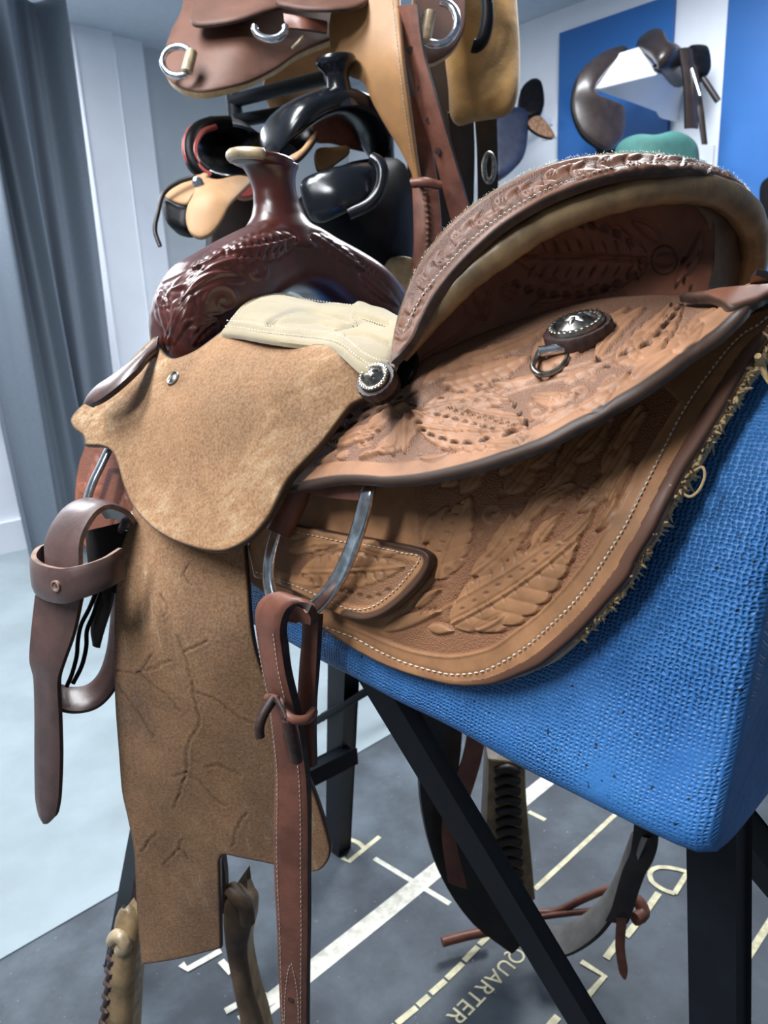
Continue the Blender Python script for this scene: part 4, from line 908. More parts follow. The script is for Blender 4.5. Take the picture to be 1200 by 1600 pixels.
# ---- billet strap hung through the ring
def billet():
    fl = [(474, 962, .585), (462, 940, .575), (442, 924, .570), (420, 925, .573), (402, 940, .578), (396, 960, .583), (397, 985, .588), (401, 1015, .592), (408, 1055, .597), (415, 1090, .603), (420, 1130, .609), (427, 1200, .621), (427, 1254, .632), (426, 1310, .643), (427, 1375, .657), (431, 1450, .674), (433, 1510, .689), (437, 1600, .713), (441, 1680, .735)]
    fr = [(500, 970, .566), (498, 952, .558), (488, 940, .553), (468, 938, .553), (448, 948, .557), (438, 966, .562), (434, 990, .567), (437, 1015, .572), (443, 1055, .578), (453, 1095, .585), (463, 1135, .592), (474, 1200, .605), (478, 1254, .616), (479, 1310, .628), (479, 1375, .642), (479, 1450, .659), (478, 1510, .674), (477, 1600, .698), (478, 1680, .72)]
    st = ribbon('billet_strap', fl, fr, ['strap_leather', 'strap_edge'], sad, .0075, 130, 9, .0006)
    bl_ = [(468, 958, .590), (470, 990, .596), (466, 1040, .604), (463, 1100, .612), (462, 1150, .618), (465, 1200, .624)]
    br = [(496, 965, .580), (494, 1000, .588), (492, 1050, .597), (490, 1100, .606), (490, 1150, .613), (490, 1200, .618)]
    ribbon('billet_tail', bl_, br, ['strap_leather', 'strap_edge'], sad, .006, 40, 5)
    mid = [((a[0] + b[0]) / 2, (a[1] + b[1]) / 2, (a[2] + b[2]) / 2) for a, b in zip(fl, fr)][5:]
    BS = Surf([f_ for f_ in fl[6::2]] + [f_ for f_ in fr[6::2]])
    le = [(a[0] * .86 + b[0] * .14, a[1] * .86 + b[1] * .14) for a, b in zip(fl, fr)][5:]; ri = [(a[0] * .16 + b[0] * .84, a[1] * .16 + b[1] * .84) for a, b in zip(fl, fr)][5:]
    stitch('billet_stitching', le[1:], BS, 'thread', st, 7.5, .6, .00045, .0010); stitch('billet_stitching', ri[1:], BS, 'thread', st, 7.5, .6, .00045, .0010)
    stitch('billet_stitching', [(445, 1600), (446, 1560), (450, 1520), (455, 1504)], BS, 'thread', st, 6, .6, .00045, .0010); stitch('billet_stitching', [(456, 1504), (462, 1530), (466, 1560), (467, 1600)], BS, 'thread', st, 6, .6, .00045, .0010)
    p, N = disc_frame(BS, 455, 1562); lathe('strap_hole', p - N * .001, N, [(.0034, 0), (.0034, .0018), (.0026, .0020), (.001, .0014)], 'strap_edge', st, 14)
    # keeper tie around the strap
    ribbon('keeper', [(414, 1084, .594), (426, 1084, .586), (440, 1092, .577), (446, 1108, .574), (460, 1117, .571), (480, 1116, .576), (494, 1104, .590)], [(414, 1096, .594), (424, 1096, .586), (434, 1104, .578), (442, 1124, .574), (460, 1133, .570), (484, 1131, .575), (495, 1120, .590)], ['strap_leather', 'strap_edge'], sad, .003, 40, 5, .0012)
    tpx('thong_end', [(428, 1090, .585), (419, 1104, .582), (410, 1120, .580), (405, 1138, .580), (406, 1152, .581)], [.0032, .0036, .0040, .0042, .0042, .0044, .0044, .0045, .0044, .0040, .0030][:0] or .0040, 'strap_edge', sad, seg=8, step=7)
    tpx('thong_end', [(450, 1124, .575), (455, 1145, .578), (460, 1165, .584), (464, 1188, .590)], .0052, 'strap_edge', sad, seg=8)
    tpx('thong', [(432, 1090, .580), (441, 1106, .576), (448, 1122, .573)], .0026, 'strap_edge', sad, seg=8)
billet()
# ---- conchos
def concho(u, v, surf, rad, tilt=None, stack=2, ring=False, thick=.007, d=None, nrm=False):
    p, N = disc_frame(surf, u, v)
    if d: p = PX(float(u), float(v), d)
    if nrm: N = (CAM - p) / np.linalg.norm(CAM - p) * .25 + ZV * .62 + LV * .55; N /= np.linalg.norm(N)
    if tilt is not None: N = N + tilt; N /= np.linalg.norm(N)
    z = 0.
    for k in range(stack):
        r = rad * (1.22 + .05 * k); lathe('rosette', p + N * z, N, [(r, -.003), (r * 1.01, 0), (r * 1.01, thick * .8), (r * .97, thick), (r * .3, thick)], 'black_leather' if k == 0 and stack > 1 else 'strap_edge', sad, 96, wave=lambda t: .035 * np.abs(np.sin(t * 9)) - .02); z += thick
    p2 = p + N * z; con = lathe('concho', p2, N, [(rad, 0), (rad * 1.0, .001), (rad * .97, .003), (rad * .80, .0034), (rad * .74, .0016), (rad * .66, .0018), (rad * .55, .0034), (rad * .35, .0052), (rad * .12, .0060), (rad * .02, .0061)], 'old_silver', sad, 40)
    a = np.cross(N, ZV); a /= np.linalg.norm(a); b = np.cross(N, a); V = []; F = []; n = 26
    for i in range(n):
        t = 2 * math.pi * i / n; c0 = p2 + rad * .88 * (a * math.cos(t) + b * math.sin(t)) + N * .0030; tg = -a * math.sin(t) + b * math.cos(t); rd = a * math.cos(t) + b * math.sin(t); dr_ = (tg * .8 + rd * .75); dr_ /= np.linalg.norm(dr_); w_ = np.cross(N, dr_); k = len(V); L = rad * .16; W = rad * .068
        for (x, y, h) in ((-1, 0, 0), (-.5, 1, .3), (.5, 1, .3), (1, 0, 0), (.5, -1, .3), (-.5, -1, .3), (0, 0, 1)): V.append(c0 + dr_ * x * L + w_ * y * W + N * h * .0014)
        for j in range(6): F.append([k + j, k + (j + 1) % 6, k + 6])
    mesh('rope_edge', V, F, 'old_silver', con)
    for i in range(5):   # petals of the star in the middle
        t = 2 * math.pi * i / 5 + .4; rd = a * math.cos(t) + b * math.sin(t); c0 = p2 + N * .0052
        tube('star_point', [c0, c0 + rd * rad * .3 - N * .0006, c0 + rd * rad * .52 - N * .0024], [.0022, .0024, .0005], 'old_silver', con, seg=6)
    return p2, N, a, b
concho(595, 604, RJ, .0112, tilt=None, stack=2, thick=.0046, d=.508, nrm=True)
p2, N, a, b = concho(905, 526, RJ, .0180, tilt=np.array([0, 0, .15]), stack=1, thick=.0075)
# ring hanging from the rear concho
rg = [(843, 549, .482), (836, 562, .474), (832, 573, .468), (838, 582, .462), (852, 585, .460), (868, 580, .460), (880, 570, .463), (887, 556, .470), (884, 545, .476)]
tpx('dee_ring', rg, .0019, 'old_silver', sad, step=3, seg=10); tpx('dee_bar', [(842, 550, .476), (882, 544, .472)], .0036, 'steel', sad, seg=12)
# small dark rosette behind the cantle end
q_, n_ = disc_frame(RJ, 628, 580); lathe('rosette', q_ + n_ * .002, n_ + .8 * LV, [(.017, 0), (.0175, .004), (.013, .006), (.009, .0045), (.003, .004)], 'black_leather', sad, 40, wave=lambda t: .04 * np.abs(np.sin(t * 8)))
# ---- front of the saddle at the left: skirt front, dee, latigo
FK = Surf([(130, 700, .80), (116, 780, .79), (190, 840, .745), (200, 740, .745), (150, 840, .77)])
def fk_disp(u, v, ed):
    T = Tool(u, v, 0.); T.bg = .8 * sm(4, 8, ed); T.h = -.6 * T.bg
    T.leaf((135, 795), (150, 710), 12, 5, 3, 1.2, .6); T.leaf((185, 850), (195, 770), 14, 5, 3, 1.2, .6); T.scroll(130, 760, 8, 1.1, 90, 1.8, .9)
    d_ = distpath(T.q, np.array([[200, 736], [172, 736], [163, 765], [150, 800]], float)); return T.h * 1e-3, {'bg': T.bg, 'dk': np.maximum(T.dk * .6, .9 * sm(6, 3, d_))}
sheet('skirt', [(134, 690, 1), (122, 725), (116, 765), (116, 800), (128, 850), (160, 880, 1), (225, 860, 1), (235, 780), (215, 700, 1)], FK, ['redbrown_tooled', 'tan_edge', 'raw_back'], sad, res=2.5, thick=.008, disp=fk_disp)
A = cat([list(p) for p in [(178, 690, .735), (170, 702, .733), (158, 727, .730), (146, 752, .728), (138, 775, .727), (134, 795, .727), (134, 812, .727)]], 4.)
tube('breast_dee', PX(A[:, 0], A[:, 1], A[:, 2]), 0, 'steel', sad, seg=12, flat=(.0062, .0030), p=3, up=LV + .5 * ZV)
ribbon('breast_dee', [(214, 792, .706), (206, 797, .706), (192, 808, .706), (180, 822, .708), (168, 828, .71)], [(212, 806, .703), (204, 818, .703), (194, 829, .703), (180, 838, .705), (168, 842, .708)], ['steel', 'steel'], sad, .004, 16, 4)
ribbon('latigo_loop', [(69, 900, .668), (67, 849, .672), (72, 832, .676), (81, 814, .682), (95, 795, .690), (111, 783, .700), (125, 778, .71), (141, 778, .72), (158, 788, .73), (172, 806, .735)], [(121, 905, .640), (121, 856, .643), (125, 835, .646), (134, 816, .650), (146, 799, .656), (160, 789, .664), (174, 786, .672), (189, 790, .68), (205, 799, .69), (216, 815, .70)], ['latigo_leather', 'latigo_edge'], sad, .0045, 60, 9, .0015)
ribbon('latigo_keeper', [(68, 850, .700), (54, 856, .690), (46, 868, .675), (51, 877, .658), (64, 884, .645), (90, 889, .632), (116, 886, .627), (142, 880, .628), (169, 870, .636), (192, 856, .65)], [(72, 915, .700), (56, 918, .690), (50, 922, .675), (54, 930, .660), (72, 940, .646), (99, 944, .634), (121, 938, .630), (151, 928, .632), (177, 916, .640), (196, 905, .652)], ['latigo_leather', 'latigo_edge'], sad, .0045, 60, 7, .0008)
KS = Surf([(51, 877, .657), (90, 889, .630), (142, 880, .626), (72, 940, .644), (121, 938, .628), (151, 928, .630)]); p, N = disc_frame(KS, 87, 916)
lathe('strap_hole', p - N * .0022, N, [(.0052, 0), (.0052, .003), (.0040, .0034), (.0032, .002), (.0010, .0012)], 'latigo_edge', sad, 16)
ribbon('latigo_tail', [(53, 930, .672), (47, 985, .674), (44, 1032, .678), (50, 1060, .684), (52, 1115, .692), (52, 1184, .704), (53, 1245, .716), (56, 1266, .722), (60, 1279, .724), (66, 1287, .726)], [(124, 935, .652), (112, 990, .656), (96, 1036, .662), (88, 1064, .668), (90, 1115, .678), (92, 1184, .690), (90, 1245, .703), (87, 1266, .709), (83, 1279, .714), (76, 1287, .722)], ['latigo_leather', 'strap_edge'], sad, .0045, 60, 7, .0006)
ribbon('latigo_coil', [(84, 1040, .700), (86, 1085, .702), (96, 1104, .705), (116, 1110, .708), (143, 1106, .71), (163, 1092, .712), (180, 1066, .714), (188, 1010, .716), (190, 940, .716)], [(84, 1010, .728), (88, 1058, .728), (106, 1071, .728), (134, 1069, .728), (153, 1050, .728), (165, 1013, .728), (171, 958, .728), (172, 930, .728), (172, 900, .728)], ['latigo_leather', 'strap_edge'], sad, .0045, 60, 7)
tpx('thong', [(150, 925, .70), (140, 950, .70), (127, 976, .70), (122, 1000, .70), (120, 1025, .70), (112, 1055, .70), (104, 1073, .70)], .0021, 'black_leather', sad, seg=7)
tpx('thong', [(158, 925, .69), (146, 960, .69), (136, 985, .69), (135, 1010, .69), (128, 1040, .69), (114, 1068, .69)], .0021, 'black_leather', sad, seg=7)
ribbon('hanging_strap', [(150, 895, .705), (146, 940, .705), (140, 985, .705), (143, 1008, .705)], [(176, 890, .70), (172, 940, .70), (158, 985, .70), (149, 1012, .70)], ['black_strap', 'black_strap'], sad, .004, 20, 5)
ribbon('hanging_strap', [(132, 830, .712), (135, 870, .71), (140, 910, .71)], [(196, 815, .705), (192, 870, .70), (186, 930, .70)], ['black_strap', 'black_strap'], sad, .004, 20, 5)
fl_ = ribbon('latigo_holder', [(248, 522, .735), (230, 541, .715), (202, 564, .702), (172, 586, .700), (152, 599, .702), (138, 615, .706), (132, 629, .708)], [(244, 548, .712), (221, 568, .690), (198, 588, .678), (176, 607, .676), (156, 622, .682), (143, 629, .69), (136, 633, .698)], ['latigo_leather', 'strap_edge'], sad, .005, 40, 7, .002)
# ---- stirrup
ST_ = 'rawhide'
ribbon('stirrup_side', [(196, 1417, .862), (184, 1424, .861), (176, 1445, .860), (174, 1475, .858), (168, 1530, .868), (160, 1600, .885), (152, 1680, .905)], [(198, 1417, .855), (207, 1424, .85), (212, 1450, .845), (210, 1485, .848), (207, 1530, .858), (204, 1600, .874), (200, 1680, .893)], ['rawhide', 'rawhide_pale'], sad, .020, 30, 9, .005)
ribbon('stirrup_side', [(364, 1385, .845), (352, 1394, .843), (346, 1420, .842), (347, 1460, .846), (354, 1500, .852), (364, 1550, .862), (374, 1600, .873), (392, 1680, .893)], [(367, 1385, .84), (380, 1396, .838), (390, 1415, .835), (390, 1450, .838), (384, 1490, .846), (393, 1550, .857), (409, 1600, .868), (428, 1680, .888)], ['rawhide_dark', 'rawhide'], sad, .022, 34, 9, .006)
for i in range(10):
    v_ = 1480 + i * 20; u_ = 177 - (v_ - 1470) * .115; tpx('lacing', [(u_ - 2, v_ - 5, .868 + i * .004), (u_ + 3, v_ + 1, .855 + i * .004), (u_ - 1, v_ + 8, .866 + i * .004)], .0048, 'strap_edge', sad, step=3, seg=8)
tpx('stirrup_knot', [(176, 1470, .862), (182, 1462, .850), (190, 1465, .845), (196, 1478, .845), (188, 1486, .85)], .008, 'rawhide_pale', sad, step=4, seg=10); tpx('stirrup_bolt', [(196, 1430, .87), (280, 1420, .86), (368, 1408, .85)], .008, 'steel', sad)
tpx('stirrup_knot', [(360, 1388, .842), (372, 1402, .832), (384, 1416, .830), (387, 1440, .834)], .009, 'rawhide_dark', sad, step=4, seg=10)
tpx('stirrup_tread', [(174, 1690, .90), (230, 1712, .90), (330, 1712, .895), (412, 1692, .892)], .022, 'rawhide', sad, seg=14)
ribbon('stirrup_leather', [(225, 1290, .83), (204, 1400, .86), (203, 1440, .87)], [(338, 1300, .80), (350, 1370, .825), (350, 1430, .84)], ['strap_edge', 'strap_edge'], sad, .01, 12, 5)
# ---- off side hanging below the block: fender, stirrup, cinch
ribbon('fender', [(652, 1050, 1.02), (655, 1150, 1.06), (660, 1260, 1.10), (685, 1360, 1.14), (735, 1440, 1.18), (800, 1492, 1.20)], [(724, 1085, 1.04), (722, 1160, 1.08), (716, 1240, 1.12), (735, 1330, 1.15), (775, 1400, 1.18), (830, 1460, 1.20)], ['black_strap', 'black_strap'], sad, .008, 40, 7)
ribbon('stirrup_leather', [(735, 1120, 1.04), (722, 1190, 1.06), (700, 1240, 1.08), (690, 1300, 1.10), (700, 1380, 1.12)], [(762, 1130, 1.04), (752, 1190, 1.06), (730, 1260, 1.08), (712, 1310, 1.10), (730, 1390, 1.12)], ['strap_leather', 'strap_edge'], sad, .005, 30, 5)
OS = Surf([(762, 1190, 1.10), (822, 1195, 1.10), (836, 1410, 1.20), (750, 1410, 1.20)])
sheet('stirrup_side', [(763, 1188, 1), (821, 1192, 1), (823, 1250), (830, 1330), (837, 1408, 1), (800, 1414), (748, 1410, 1), (756, 1340), (761, 1250)], OS, ['rawhide', 'rawhide_dark'], sad, res=8, thick=.06, rnd=.004)
for i in range(13):
    v_ = 1202 + i * 16; u_ = 792 + (v_ - 1200) * .03; dd = 1.098 + (v_ - 1190) * .00045; tpx('lacing', [(u_ - 17, v_ + 3, dd), (u_, v_ - 2, dd - .006), (u_ + 17, v_ + 3, dd)], .0065, 'black_strap', sad, seg=7)
ribbon('cinch_felt', [(835, 1440, 1.22), (875, 1445, 1.21), (920, 1420, 1.18), (955, 1375, 1.14), (985, 1300, 1.08)], [(850, 1495, 1.18), (890, 1488, 1.17), (935, 1455, 1.14), (972, 1395, 1.10), (1010, 1310, 1.04)], ['felt_grey', 'black_strap'], sad, .008, 40, 7)
ribbon('cinch_strap', [(992, 1275, 1.04), (985, 1330, 1.07), (972, 1360, 1.08), (955, 1420, 1.11), (945, 1440, 1.12)], [(1030, 1285, 1.03), (1026, 1330, 1.05), (1006, 1370, 1.06), (990, 1420, 1.09), (980, 1445, 1.10)], ['black_strap', 'black_strap'], sad, .008, 30, 5)
ribbon('cinch_tail', [(964, 1440, 1.10), (963, 1490, 1.12), (968, 1522, 1.13), (974, 1531, 1.13)], [(980, 1436, 1.095), (977, 1480, 1.115), (981, 1520, 1.125), (978, 1531, 1.128)], ['strap_leather', 'strap_edge'], sad, .006, 24, 5)
tpx('cinch_thong', [(832, 1427, 1.24), (870, 1424, 1.24), (910, 1405, 1.22), (945, 1391, 1.20), (968, 1388, 1.18)], .0065, 'strap_leather', sad, seg=8)
tpx('cinch_thong', [(836, 1434, 1.235), (880, 1428, 1.23), (930, 1423, 1.20), (970, 1424, 1.17)], .005, 'strap_leather', sad, seg=8)
tpx('cinch_thong', [(765, 1455, 1.27), (725, 1463, 1.26), (691, 1472, 1.25)], .008, 'strap_leather', sad, seg=8)
tpx('cinch_knot', [(985, 1400, 1.15), (1000, 1412, 1.14), (1005, 1428, 1.13), (992, 1436, 1.12)], .010, 'strap_leather', sad, seg=10)
# ================================================================== background: saddle rack
def bs(name, out, anch, mats, parent, thick=.012, res=9., rnd=.004, **kw):
    mats = mats if isinstance(mats, list) else [mats, mats]
    return sheet(name, out, Surf(anch), mats, parent, res=res, thick=thick, rnd=rnd, back=40., step=6., **kw)
plain('mauve_leather', (.125, .060, .042), .55, 0., .25, var=.2, nscale=14, bmp=.2)
plain('tan_leather', (.36, .18, .07), .55, var=.2, nscale=10, bmp=.2)
plain('pale_tan_leather', (.45, .25, .12), .6, var=.15, nscale=12, bmp=.2)
plain('gloss_black', (.006, .007, .010), .2, var=.3, bmp=.1, coat=.25, spec=.4)
plain('red_trim', (.30, .045, .04), .4, var=.2)
plain('fleece_gold', (.36, .20, .07), .95, var=.25, nscale=14, bmp=.8, bscale=200, sheen=.3, spec=.1)
plain('dark_brown', (.016, .010, .009), .4, var=.3, coat=.2)
plain('navy_leather', (.012, .018, .045), .5, var=.3)
plain('green_cloth', (.010, .065, .058), .85, var=.2, nscale=20, bmp=.4)
rack = empty('saddle_rack', S(1.2, -.2, 0), 'black steel pipe rack holding several saddles behind the tan saddle', 'rack')
def rp(name, a, b, r=.014): tube(name, [PX(*map(float, a)), PX(*map(float, b))], r, 'black_paint', rack, seg=12)
# uprights reach the floor
def upright(u, v, d, zb=.0):
    p = PX(float(u), float(v), d); tube('post', [np.array([p[0], p[1], zb]), p], .016, 'black_paint', rack, seg=12)
upright(364, 146, 1.50); upright(600, 120, 1.62); rp('arm', (364, 158, 1.50), (512, 120, 1.38), .013); rp('arm', (455, 100, 1.52), (560, 78, 1.45), .013)
rp('arm', (450, 240, 1.20), (540, 165, 1.50), .016); rp('arm', (364, 190, 1.50), (600, 150, 1.62), .013); rp('foot', (330, 760, 1.9), (640, 700, 2.0), .016)
# ---- top saddle
t1 = empty('western_saddle', PX(560., 100., 1.45), 'mauve brown saddle on the top tier with tan fender and golden fleece', 'saddle')
bs('skirt', [(300, -130, 1), (283, 10), (266, 46), (256, 78), (254, 106), (263, 123), (288, 138), (315, 142), (353, 136), (392, 126), (430, 107), (468, 81), (512, 62), (548, 50, 1), (575, -130, 1)], [(254, 100, 1.24), (310, 140, 1.20), (430, 100, 1.24), (512, 62, 1.29), (300, -40, 1.36), (560, -40, 1.38), (380, 60, 1.22)], ['mauve_leather', 'fleece', 'fleece'], t1, .016)
bs('skirt', [(412, 126), (470, 80), (512, 58), (560, 90, 1), (540, 120), (480, 150), (440, 180), (425, 178)], [(412, 122, 1.50), (512, 62, 1.44), (540, 120, 1.48), (430, 180, 1.56)], ['tan_leather', 'tan_edge', 'fleece'], t1, .01)
bs('jockey', [(310, -130, 1), (300, 12), (296, 28), (304, 35), (334, 34), (372, 27), (415, 13), (450, 3), (500, -20, 1)], [(300, 30, 1.21), (372, 27, 1.19), (450, 3, 1.22), (310, -40, 1.30), (500, -30, 1.30)], ['mauve_leather', 'strap_edge', 'raw_back'], t1, .008)
bs('seat', [(425, -130, 1), (430, -2), (450, 6), (476, 10), (526, 10), (568, 3), (600, -30, 1)], [(430, 0, 1.19), (526, 10, 1.16), (568, 3, 1.18), (430, -40, 1.26), (600, -40, 1.28)], ['mauve_leather', 'strap_edge', 'raw_back'], t1, .008)
bs('fender', [(512, 40, 1), (514, 70), (520, 98), (545, 120), (564, 128), (583, 166), (605, 205), (622, 232), (640, 268), (648, 290), (656, 292), (650, 250), (640, 175), (628, 80), (616, -130, 1), (540, -130, 1)], [(512, 60, 1.24), (560, 125, 1.22), (648, 285, 1.26), (628, 80, 1.16), (616, -40, 1.18), (540, -40, 1.22)], ['tan_leather', 'thread', 'raw_back'], t1, .008)
F1 = Surf([(512, 60, 1.24), (560, 125, 1.22), (648, 285, 1.26), (628, 80, 1.16), (616, -40, 1.18), (540, -40, 1.22)])
stitch('fender_stitching', [(610, -20), (622, 80), (633, 172), (645, 255)], F1, 'thread', t1, 6, .6, .0007, .001)
bs('fleece_lining', [(695, -130, 1), (690, 60), (695, 130), (700, 182), (730, 179), (770, 170), (798, 154), (810, 118), (812, 50), (800, -130, 1)], [(695, 0, 1.44), (700, 182, 1.44), (770, 170, 1.38), (812, 80, 1.40), (800, -40, 1.44)], 'fleece_gold', t1, .03, rnd=.02)
bs('jockey', [(640, -130, 1), (650, 60), (664, 96), (696, 86), (718, 62), (728, 30), (730, -130, 1)], [(650, 60, 1.30), (696, 86, 1.30), (728, 20, 1.33), (640, -40, 1.33)], ['mauve_leather', 'fleece', 'fleece'], t1, .012)
def ringpx(name, c, rx, ry, d, r, mat, parent, a0=0, a1=360, tilt=0., dd=0.):
    t = np.radians(np.linspace(a0, a1, 40)); u = rx * np.cos(t); v = ry * np.sin(t); c_, s_ = math.cos(math.radians(tilt)), math.sin(math.radians(tilt))
    P = PX(c[0] + u * c_ - v * s_, c[1] + u * s_ + v * c_, d + dd * np.cos(t)); tube(name, P, r, mat, parent, seg=10)
ringpx('dee_ring', (279, 96), 25, 23, 1.19, .0052, 'steel', t1, 60, 330); tpx('dee_tab', [(292, 112, 1.185), (300, 80, 1.185)], .009, 'rawhide_pale', t1, seg=10)
ringpx('dee_ring', (422, 44), 24, 17, 1.185, .0062, 'steel', t1, -10, 190); ribbon('dee_strap', [(442, 20, 1.19), (475, 25, 1.18), (512, 32, 1.2)], [(446, 42, 1.19), (475, 44, 1.18), (512, 50, 1.2)], ['strap_leather', 'strap_edge'], t1, .006, 12, 4)
tpx('tie_thong', [(475, 55, 1.2), (468, 64, 1.2), (456, 76, 1.205)], .003, 'rawhide_pale', t1, seg=6)
ringpx('rigging_ring', (684, 36), 30, 34, 1.24, .0068, 'steel', t1, -100, 190, 15); tpx('ring_tab', [(664, 66, 1.235), (672, 20, 1.235)], .010, 'rawhide_pale', t1, seg=10)
ringpx('rear_rigging', (742, 20), 20, 52, 1.36, .012, 'black_leather', t1, -90, 100)
ribbon('latigo', [(617, 10, 1.17), (630, 80, 1.19), (650, 160, 1.21), (676, 240, 1.24), (700, 330, 1.28), (722, 410, 1.32)], [(650, 6, 1.15), (660, 80, 1.17), (682, 160, 1.19), (706, 240, 1.22), (730, 320, 1.26), (752, 400, 1.30)], ['strap_leather', 'strap_edge'], t1, .007, 30, 5, .001)
for (u, v) in ((641, 78), (657, 138), (670, 188), (684, 236)): p = PX(float(u), float(v), 1.18 + (v - 78) * .0003); lathe('strap_hole', p, CAM - p, [(.0055, -.002), (.0055, .002), (.002, .002)], 'strap_edge', t1, 12)
ribbon('stirrup_leather', [(634, 150, 1.26), (640, 220, 1.27), (644, 300, 1.28), (646, 380, 1.29), (642, 425, 1.30)], [(660, 150, 1.25), (672, 220, 1.26), (684, 300, 1.27), (690, 380, 1.28), (688, 425, 1.29)], ['strap_leather', 'strap_edge'], t1, .012, 30, 5, .004)
stitch('leather_lacing', [(664, 300), (668, 350), (666, 410)], Surf([(640, 300, 1.272), (684, 300, 1.262), (666, 420, 1.285), (690, 380, 1.272)]), 'tan_edge', t1, 9, .6, .004, .002)
ribbon('keeper', [(641, 278, 1.245), (664, 276, 1.235), (690, 282, 1.24)], [(643, 292, 1.245), (664, 290, 1.235), (690, 294, 1.24)], ['strap_leather', 'strap_edge'], t1, .006, 10, 4, .004)
ribbon('cinch_strap', [(628, 40, 1.52), (634, 200, 1.54), (645, 430, 1.62)], [(704, 40, 1.52), (708, 200, 1.54), (716, 430, 1.62)], ['dark_brown', 'strap_edge'], t1, .008, 20, 4)
ribbon('cinch_strap', [(700, 176, 1.46), (706, 240, 1.5), (712, 330, 1.55), (716, 420, 1.6)], [(740, 176, 1.46), (742, 240, 1.5), (740, 330, 1.55), (738, 420, 1.6)], ['dark_brown', 'strap_edge'], t1, .008, 20, 4)
ribbon('cinch_strap', [(742, 174, 1.48), (746, 240, 1.5), (748, 400, 1.56)], [(776, 172, 1.48), (778, 240, 1.5), (780, 400, 1.56)], ['black_strap', 'strap_edge'], t1, .008, 20, 4); ringpx('buckle', (764, 262), 8, 22, 1.46, .005, 'old_silver', t1)
# ---- black glossy saddle in the middle of the rack
t2 = empty('western_saddle', PX(520., 300., 1.35), 'glossy black saddle with red lined fork on the rack behind the horn', 'saddle')
hp_ = PX(531., 150., 1.22)
lathe('horn', hp_, ZV + .10 * LV, [(.034, -.02), (.026, -.005), (.0205, .010), (.0185, .024), (.021, .034), (.029, .042), (.033, .047), (.034, .052), (.031, .056), (.012, .057)], 'gloss_black', t2, 32)
def arch(name, tab, mat, parent):
    rings = []
    for (u, v, d, hw, hh) in cat([list(r) for r in tab], 8.):
        c = PX(u, v, d); rings.append([c + FV * a + ZV * b * .8 + LV * 0 for a, b in superell(24, hw, hh, 2.3)])
    V, F = loft(np.array(rings)); return mesh(name, V, F, mat, parent)
arch('fork', [(424, 236, 1.20, .02, .012), (430, 212, 1.20, .045, .030), (452, 190, 1.20, .05, .034), (490, 168, 1.215, .045, .030), (531, 160, 1.235, .04, .026), (565, 175, 1.27, .045, .028), (584, 205, 1.30, .045, .03), (592, 235, 1.33, .03, .02)], 'gloss_black', t2)
bs('fork_lining', [(488, 192), (510, 165), (540, 158), (566, 168), (586, 195), (594, 228), (585, 240, 1), (560, 236), (520, 225), (495, 222)], [(488, 192, 1.27), (540, 160, 1.29), (590, 220, 1.36), (520, 225, 1.31)], ['redbrown_tooled', 'strap_edge'], t2, .01)
bs('seat', [(448, 244), (470, 230), (488, 205), (494, 200), (492, 212), (478, 232), (462, 246)], [(448, 244, 1.16), (494, 200, 1.2), (470, 235, 1.165)], ['pale_tan_leather', 'strap_edge'], t2, .01, res=6)
bs('skirt', [(495, 232), (520, 228), (544, 226), (548, 236), (530, 250), (512, 264), (498, 262)], [(495, 232, 1.27), (545, 228, 1.30), (512, 262, 1.27)], ['tan_leather', 'strap_edge'], t2, .01, res=6)
bs('body', [(455, 300), (480, 262), (520, 240), (560, 226), (610, 222), (645, 235), (668, 290), (672, 350), (660, 430), (600, 470), (500, 470), (440, 420), (430, 350)], [(455, 300, 1.22), (560, 226, 1.30), (642, 350, 1.32), (540, 470, 1.34), (430, 350, 1.28), (550, 330, 1.20)], ['black_leather', 'black_leather'], t2, .10, rnd=.05)
bs('fender', [(466, 285), (500, 262), (550, 250), (582, 250), (592, 262), (592, 290), (580, 315), (540, 335), (500, 350), (480, 340)], [(466, 285, 1.17), (550, 250, 1.17), (592, 280, 1.18), (500, 350, 1.18), (530, 300, 1.155)], ['gloss_black', 'gloss_black'], t2, .02, rnd=.012)
tpx('edge_roll', [(582, 248, 1.165), (594, 256, 1.16), (598, 275, 1.16), (592, 300, 1.165), (575, 320, 1.17), (545, 334, 1.175)], .010, 'gloss_black', t2, seg=14)
bs('stirrup', [(606, 405), (625, 400), (645, 404), (650, 420), (640, 470), (600, 470), (596, 430)], [(606, 405, 1.30), (645, 404, 1.30), (620, 470, 1.32)], ['rawhide', 'black_leather'], t2, .05)
# ---- saddle with black seat and red trimmed cantle at the left
t3 = empty('western_saddle', PX(350., 260., 1.40), 'black seated saddle with red edged cantle and pale tan fender, left on rack', 'saddle')
bs('seat', [(304, 250), (306, 222), (320, 204), (345, 196), (380, 198), (412, 210, 1), (425, 260, 1), (400, 272), (365, 275), (330, 268)], [(304, 240, 1.30), (345, 196, 1.32), (412, 210, 1.42), (400, 272, 1.36), (350, 240, 1.42), (330, 268, 1.30)], ['gloss_black', 'black_leather'], t3, .02)
A_ = [(322, 272, 1.285), (306, 258, 1.28), (298, 240, 1.28), (299, 220, 1.285), (310, 203, 1.30), (330, 195, 1.315), (360, 193, 1.33)]
tpx('cantle_roll', A_, .013, 'black_leather', t3, seg=12); tpx('cantle_trim', [(u - 8 + (u > 320) * 6, v - 3, d - .004) for u, v, d in A_], .006, 'red_trim', t3, seg=10); tpx('cantle_trim', [(u + 7, v + 3, d - .006) for u, v, d in A_[:6]], .005, 'red_trim', t3, seg=10)
